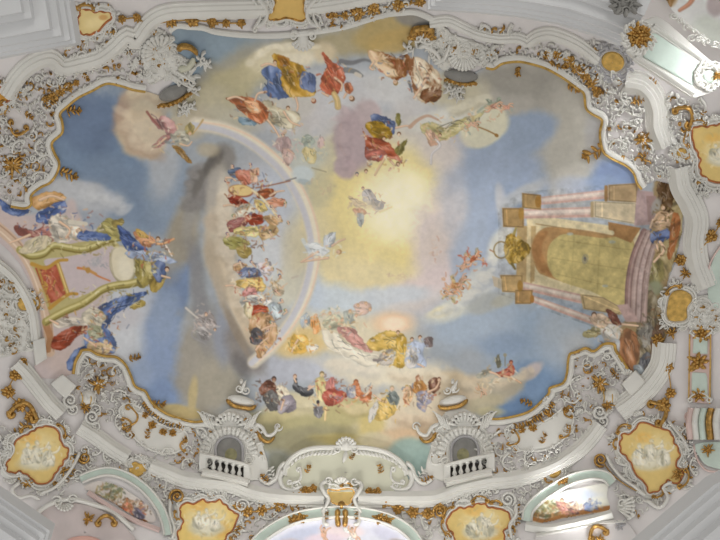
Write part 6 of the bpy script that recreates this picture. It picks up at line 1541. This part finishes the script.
# ---- upper right arch soffit, hanging nearer
LV = on_level(12.6)
e = empty('arch_soffit', (665, 58), 'brightly lit mint arch soffit at the upper right', 'arch', None, LV)
MB(LV).plate([(628, 52), (640, 22), (656, 16), (668, 24), (704, 56), (716, 66), (712, 92), (694, 98), (640, 64)], -6, 2, 1., False).build('white_frame', STUCCO, e, False)
MB(LV).plate([(642, 57), (650, 31), (697, 62), (691, 85)], 1, 3.5, .6, False).build('mint_panel', MINT, e, False)
for p in ([(634, 57), (660, 73), (692, 94)], [(652, 26), (700, 60)]):
    MB(LV).moulding(p, [(-2.6, 0), (-2.2, 5), (0, 6.5), (1.6, 5), (2, 3), (3.6, 3), (4, 0)], False).build('edge_moulding', STUCCO, e, False)
LV9 = on_level(9.7)
e = empty('gilded_flower_cluster', (638, 37), 'gilded flower cluster in white scrolls on the bright arch, upper right', 'ornament', None, LV9)
q = MB(LV9)
for k in range(8):
    a = k * .8; q.flower(637 + 6 * math.cos(a), 36 + 6 * math.sin(a), 5, 4, 4, 6, k * 20, 4)
q.flower(637, 36, 6, 6, 5, 6, 0, 4); q.build('gilded_flowers', GILT, e)
q = MB(LV9)
for k in range(12):
    a = k * .5236; q.scroll(637 + 13 * math.cos(a), 38 + 13 * math.sin(a), 4.4, 60 * k, 1.2, (-1) ** k, 2.2, 3, 1.2); q.leaf(637 + 13 * math.cos(a), 38 + 13 * math.sin(a), 7, 3, math.degrees(a) + 30, 3, 3, .5)
q.build('scrolls', STUCCO, e)
e = empty('shell_ornament', (706, 76), 'white and gold shell ornament at the lower end of the bright arch, upper right', 'ornament', None, LV)
q = MB(LV)
for k in range(12):
    a = k * .5236; q.scroll(707 + 12 * math.cos(a), 76 + 11 * math.sin(a), 4.4, 60 * k, 1.2, (-1) ** k, 2.2, 4, 1.2); q.leaf(707 + 11 * math.cos(a), 76 + 10 * math.sin(a), 7, 3, math.degrees(a) + 30, 4, 3, .5)
q.build('scrolls', STUCCO, e); MB(LV).dome(709, 77, 8, 6, 30, 3, 3, 12, 4).build('boss', MINT, e); MB(LV).burst(714, 76, 6, 6, 6, 3, 4).build('gilded_leaf', GILT, e)
q = MB(LV)
for k in range(5): q.scroll(672 + 7 * k, 16 + 5.4 * k, 4, 50 * k, 1.2, (-1) ** k, 2, 1, 1.2); q.leaf(672 + 7 * k, 14 + 5.4 * k, 8, 3, 30, 1, 3, .5)
for k in range(5): q.scroll(690 + 8 * k, 38 + 2 * k, 4, 50 * k, 1.2, (-1) ** k, 2, 1, 1.2)
tag(q.build('stucco_border', STUCCO), 'white scrolled stucco border above the bright arch, upper right', 'stucco work')
LV2 = on_level(12.)
o = painted('vault_painting', S_TR, PIG, None, 2., .8, False)
tag(o, 'pale painted side vault at the upper right corner', 'fresco')
q = MB(on_level(9.66)); 
for k in range(9):
    a = k * .7; q.scroll(624 + 10 * math.cos(a), 4 + 7 * math.sin(a), 5, 70 * k, 1.2, (-1) ** k, 2.6, 0, 1.2); q.leaf(624 + 8 * math.cos(a), 4 + 5 * math.sin(a), 9, 4, math.degrees(a), 1, 4, .5)
q.dome(624, 2, 12, 9, 0, -4, 5, 12, 4)
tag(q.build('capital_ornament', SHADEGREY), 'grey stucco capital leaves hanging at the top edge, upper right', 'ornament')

# ---- pilaster strip on the right wall
e = empty('wall_pilaster', (701, 365), 'narrow mint wall panel with gilded flowers at the right edge', 'panel')
MB().plate([(689, 330), (712, 332), (710, 404), (688, 402)], -.6, 1.2, .6, False).build('white_ground', PINK, e, False)
for r in ([(694, 338), (708, 338), (708, 354), (693, 353)], [(692, 372), (708, 373), (708, 398), (692, 397)]):
    MB().plate(r, .6, 2., .5, False).build('mint_field', MINT, e, False)
for p in ([(690, 334), (689, 402)], [(711, 334), (710, 404)]):
    MB().moulding(p, [(-.7, 0), (-.5, 2.4), (.5, 2.4), (.7, 0)], False).build('gilded_edge', OCHRE, e)
for x, y, r in ((702, 334, 6), (698, 362, 7.5), (699, 395, 5)): MB().flower(x, y, r, 1.4, 3, 6, x, 7).build('gilded_bloom', GILT, e)
MB().cscroll((688, 400), (712, 400), -.3, 2.4, 1., 1.).build('foot_scroll', STUCCO, e); MB().cscroll((690, 332), (713, 330), .3, 2.4, 1., 1.).build('head_scroll', STUCCO, e)
e = empty('wall_console', (705, 422), 'striped scroll console with gilded band at the right edge', 'console')
for k, (x, mt) in enumerate(((691, PINK), (697, STUCCO), (704, MINT), (711, GILT), (718, STUCCO))):
    MB().tube([(x + 1, 408), (x - 1, 420), (x, 440)], 7, 7, [2, 5, 2], .6, ends=False).build('stripe', mt, e)
MB().scroll(690, 416, 6, 0, 1.4, 1, 2.6, 2, 1.).build('volute', PINK, e)
e = empty('mint_stucco_inlay', (700, 450), 'mint wall panel with gilded trophies below the striped console', 'panel')
MB().plate([(696, 444), (728, 444), (728, 468), (708, 466), (699, 456)], -.4, 1.6, .6).build('mint_field', MINT, e)
MB().tube([(694, 444), (697, 458), (706, 470), (722, 472)], 2.2, 2.2, 1, .9).build('edge', PINK, e); MB().burst(708, 450, 7, 8, 1.6, 2.2, 6).build('gilded_trophy', GILT, e)
e = empty('mint_stucco_inlay', (714, 262), 'mint wall panel with gilt edge right of the garlanded fluting', 'panel')
MB().plate([(708, 284), (714, 258), (724, 246), (730, 300), (712, 306)], -.4, 1.6, .6).build('mint_field', MINT, e)
MB().tube([(705, 288), (711, 262), (722, 244)], 2.2, 2.2, 1, .9).build('edge', PINK, e)
P_RW = [(694, 298), (706, 300), (724, 304), (724, 328), (694, 330), (690, 318)]
tag(MB().plate([(690, 300), (722, 298), (722, 330), (692, 332)], -.6, 1., .5).build('stucco_ground', STUCCO), 'white stucco ground between the two mint wall panels', 'stucco work')
e = field(P_RW, 'rocaille stucco between the two mint panels at the right edge', 97, (), 5)
P_LW = [(-6, 258), (8, 276), (18, 290), (28, 312), (34, 338), (34, 350), (20, 352), (-6, 350)]
tag(MB().plate(P_LW, -.9, .2, .5).build('stucco_ground', STUCCO), 'white stucco ground left of the painted throne', 'stucco work')
field(P_LW, 'white and gold rocaille stucco left of the painted throne', 99, ([(16, 296), (36, 296), (38, 310), (18, 312)],), 9)
tag(MB().plate([(32, 340), (44, 337), (46, 358), (35, 365)], -.5, 6, 1., False).build('cornice_block', STUCCO, smooth=False), 'white cornice block under the painted throne', 'block')
tag(MB().plate([(50, 384), (62, 374), (76, 386), (65, 399)], -.5, 5, 1., False).build('cornice_block', STUCCO, smooth=False), 'white cornice block left of the lower left basket', 'block')
tag(MB().plate([(622, 384), (636, 370), (646, 382), (632, 396)], -.5, 5, 1., False).build('cornice_block', STUCCO, smooth=False), 'white cornice block right of the lower right basket', 'block')
for pol, lab, sd, big in (([(60, 44), (78, 40), (108, 26), (118, 28), (112, 40), (100, 52), (80, 58), (64, 58)], 'grey-white rocaille stucco outside the upper left cornice', 101, 7), ([(576, 46), (588, 40), (600, 46), (602, 74), (626, 78), (632, 66), (640, 76), (628, 84), (604, 80), (588, 62)], 'grey rocaille stucco around the small gold oval', 103, 5),
                          ([(666, 92), (686, 100), (700, 106), (708, 118), (690, 126), (684, 150), (692, 176), (712, 190), (704, 200), (686, 176), (670, 150), (664, 124)], 'rocaille stucco left of the right yellow painting', 105, 14), ([(470, 27), (500, 28), (524, 32), (520, 36), (500, 34), (478, 32)], 'low rocaille relief above the upper right moulding', 107, 4),
                          ([(312, 16), (344, 10), (392, 0), (410, 2), (396, 12), (370, 20), (340, 27), (318, 30)], 'rocaille relief behind the top right garland', 109, 6), ([(150, 458), (160, 476), (176, 488), (168, 500), (158, 500), (148, 480), (128, 462), (120, 462), (112, 452)], 'faint rocaille below the lower left cornice', 111, 4),
                          ([(686, 420), (692, 440), (700, 462), (692, 474), (688, 452), (680, 430)], 'feathered stucco right of the lower right painting', 113, 5), ([(252, 498), (280, 500), (316, 508), (318, 512), (290, 516), (262, 528), (250, 540), (244, 520)], 'pale rocaille above the left half of the bottom arch', 115, 3)):
    field(pol, lab, sd, (), big)
for pol, lab, sd, big in (([(84, 446), (108, 450), (126, 464), (122, 472), (98, 468), (82, 474), (68, 490), (52, 498), (66, 478), (80, 466)], 'low white relief between the lower left painting and the garden arch', 121, 6), ([(588, 468), (600, 474), (612, 484), (640, 500), (650, 510), (636, 518), (620, 500), (606, 474), (592, 470)], 'low white relief between the lower right arch and painting', 123, 5),
                          ([(512, 484), (540, 478), (552, 478), (536, 494), (526, 506), (522, 524), (514, 520), (520, 500)], 'low white relief left of the lower right arch', 125, 4), ([(156, 500), (166, 500), (172, 520), (174, 540), (168, 520)], 'narrow white relief right of the garden arch', 127, 2),
                          ([(-6, 424), (8, 426), (12, 440), (4, 462), (-6, 470)], 'white relief left of the lower left painting', 129, 3), ([(376, 512), (420, 516), (444, 512), (440, 528), (424, 540), (412, 530), (394, 518)], 'pale relief above the right half of the bottom arch', 131, 3)):
    e_ = empty('rocaille_stucco', np.mean(pol, 0), lab, 'stucco work', 'rocaille stucco fields')
    rocaille(e_, pol, sd, big, (), h=.7, dens=5.4, gild=.12)

# ---- entablatures of the free-standing pillars, much nearer to the visitor
ENT = [(0, -14), (0, 0), (3, 1), (3.5, 5), (8, 7), (8.6, 12), (15, 14), (15.6, 20), (18, 21), (28, 22), (28.6, 27), (34, 29), (34.6, 33), (60, 34), (120, 34)]


def entab(path, label, z=9.5, k=1., n='pillar_entablature'):
    pr = [(a * k, b * k) for a, b in ENT]
    tag(MB(on_level(z)).moulding(path, pr, False).build(n, ENTM, smooth=False), label, 'entablature')


ENTM = mat('white_entablature_plaster', (206, 206, 207), .6, var=.03, scale=1.)
entab([(59, -60), (76, 43), (-60, 68)], 'white stepped pillar entablature filling the upper left corner', 9.5, .95)
entab([(622, 45), (600, 36), (560, 23), (520, 16), (480, 12), (428, 9), (425, -60)], 'long white pillar entablature along the upper right edge', 10, .8)
entab([(576, 600), (641, 547), (714, 485), (794, 446)], 'long white pillar entablature across the lower right corner', 9.5, 1.05)
entab([(-60, 455), (50, 531), (30, 600)], 'white pillar entablature corner at the lower left', 9.5, .8)
tag(MB(on_level(10.5)).plate([(656, 536), (676, 516), (696, 528), (700, 552), (664, 556)], 0, 46, 1., False).build('entablature_block', ENTM, smooth=False), 'faint square block on the lower right entablature', 'block') if False else None

# ------------------------------------------------------------------ light: daylight from the windows below the vault, plus added lamps
W = bpy.data.worlds.new('World'); SC.world = W; W.use_nodes = True
bg = W.node_tree.nodes['Background']; bg.inputs['Color'].default_value = (1., .985, .94, 1); bg.inputs['Strength'].default_value = .36


def area(name, loc, aim, size, power, col=(1, 1, 1), spread=180):
    l = bpy.data.lights.new(name, 'AREA'); l.shape = 'RECTANGLE'; l.size, l.size_y = size; l.energy = power; l.color = col; l.spread = math.radians(spread)
    o = bpy.data.objects.new(name, l); COL.objects.link(o); o.location = loc
    d = np.array(aim, float) - np.array(loc, float); d /= np.linalg.norm(d)
    from mathutils import Vector
    o.rotation_euler = Vector(d).to_track_quat('-Z', 'Y').to_euler()
    return o


area('window_fill_light', (0, 15, 4), (0, 2, 16), (12, 4), 420, (1, .985, .95))
area('window_fill_light', (-11, 3, 4), (0, 4, 17), (5, 4), 120)
area('window_fill_light', (11, 0, 4), (2, 4, 17), (5, 4), 120)
# narrow beams added at the windows under the three bright arches to brighten them
area('window_fill_light', (-.3, 11.2, 9), (-.3, 9.75, 14), (3.0, .6), 14, (1, .985, .93), 50)
area('window_fill_light', (0, -7, 4), (0, 9.3, 14.4), (6, 2), 50, (1, .985, .94), 50)  # added opposite, to brighten the lower wall without upward shadows
A_ = on_shell(np.array([[570., 500., 3.]]))[0]
area('window_fill_light', tuple(A_ + (.3, .9, -4.2)), tuple(A_), (.9, .4), 4, (1, 1, 1), 17)
area('window_fill_light', (7., -2.2, 8.5), (6.0, -.35, 12.6), (1.2, .5), 9, (.98, .99, 1), 26)

cd = bpy.data.cameras.new('Camera'); cam = bpy.data.objects.new('Camera', cd); COL.objects.link(cam)
cd.sensor_width = 36.; cd.lens = FOC / 720 * 36.; cd.clip_start = .05
from mathutils import Matrix
Mx = Matrix((RIGHT, -DOWN, -FWD)).transposed()
cam.matrix_world = Matrix.Translation(EYE) @ Mx.to_4x4()
SC.camera = cam
SC.view_settings.view_transform = 'Standard'; SC.view_settings.look = 'None'; SC.view_settings.gamma = 1.; SC.view_settings.use_curve_mapping = False
SC.view_settings.exposure = .36
for o in bpy.data.objects:
    if '_o' in o: del o['_o']
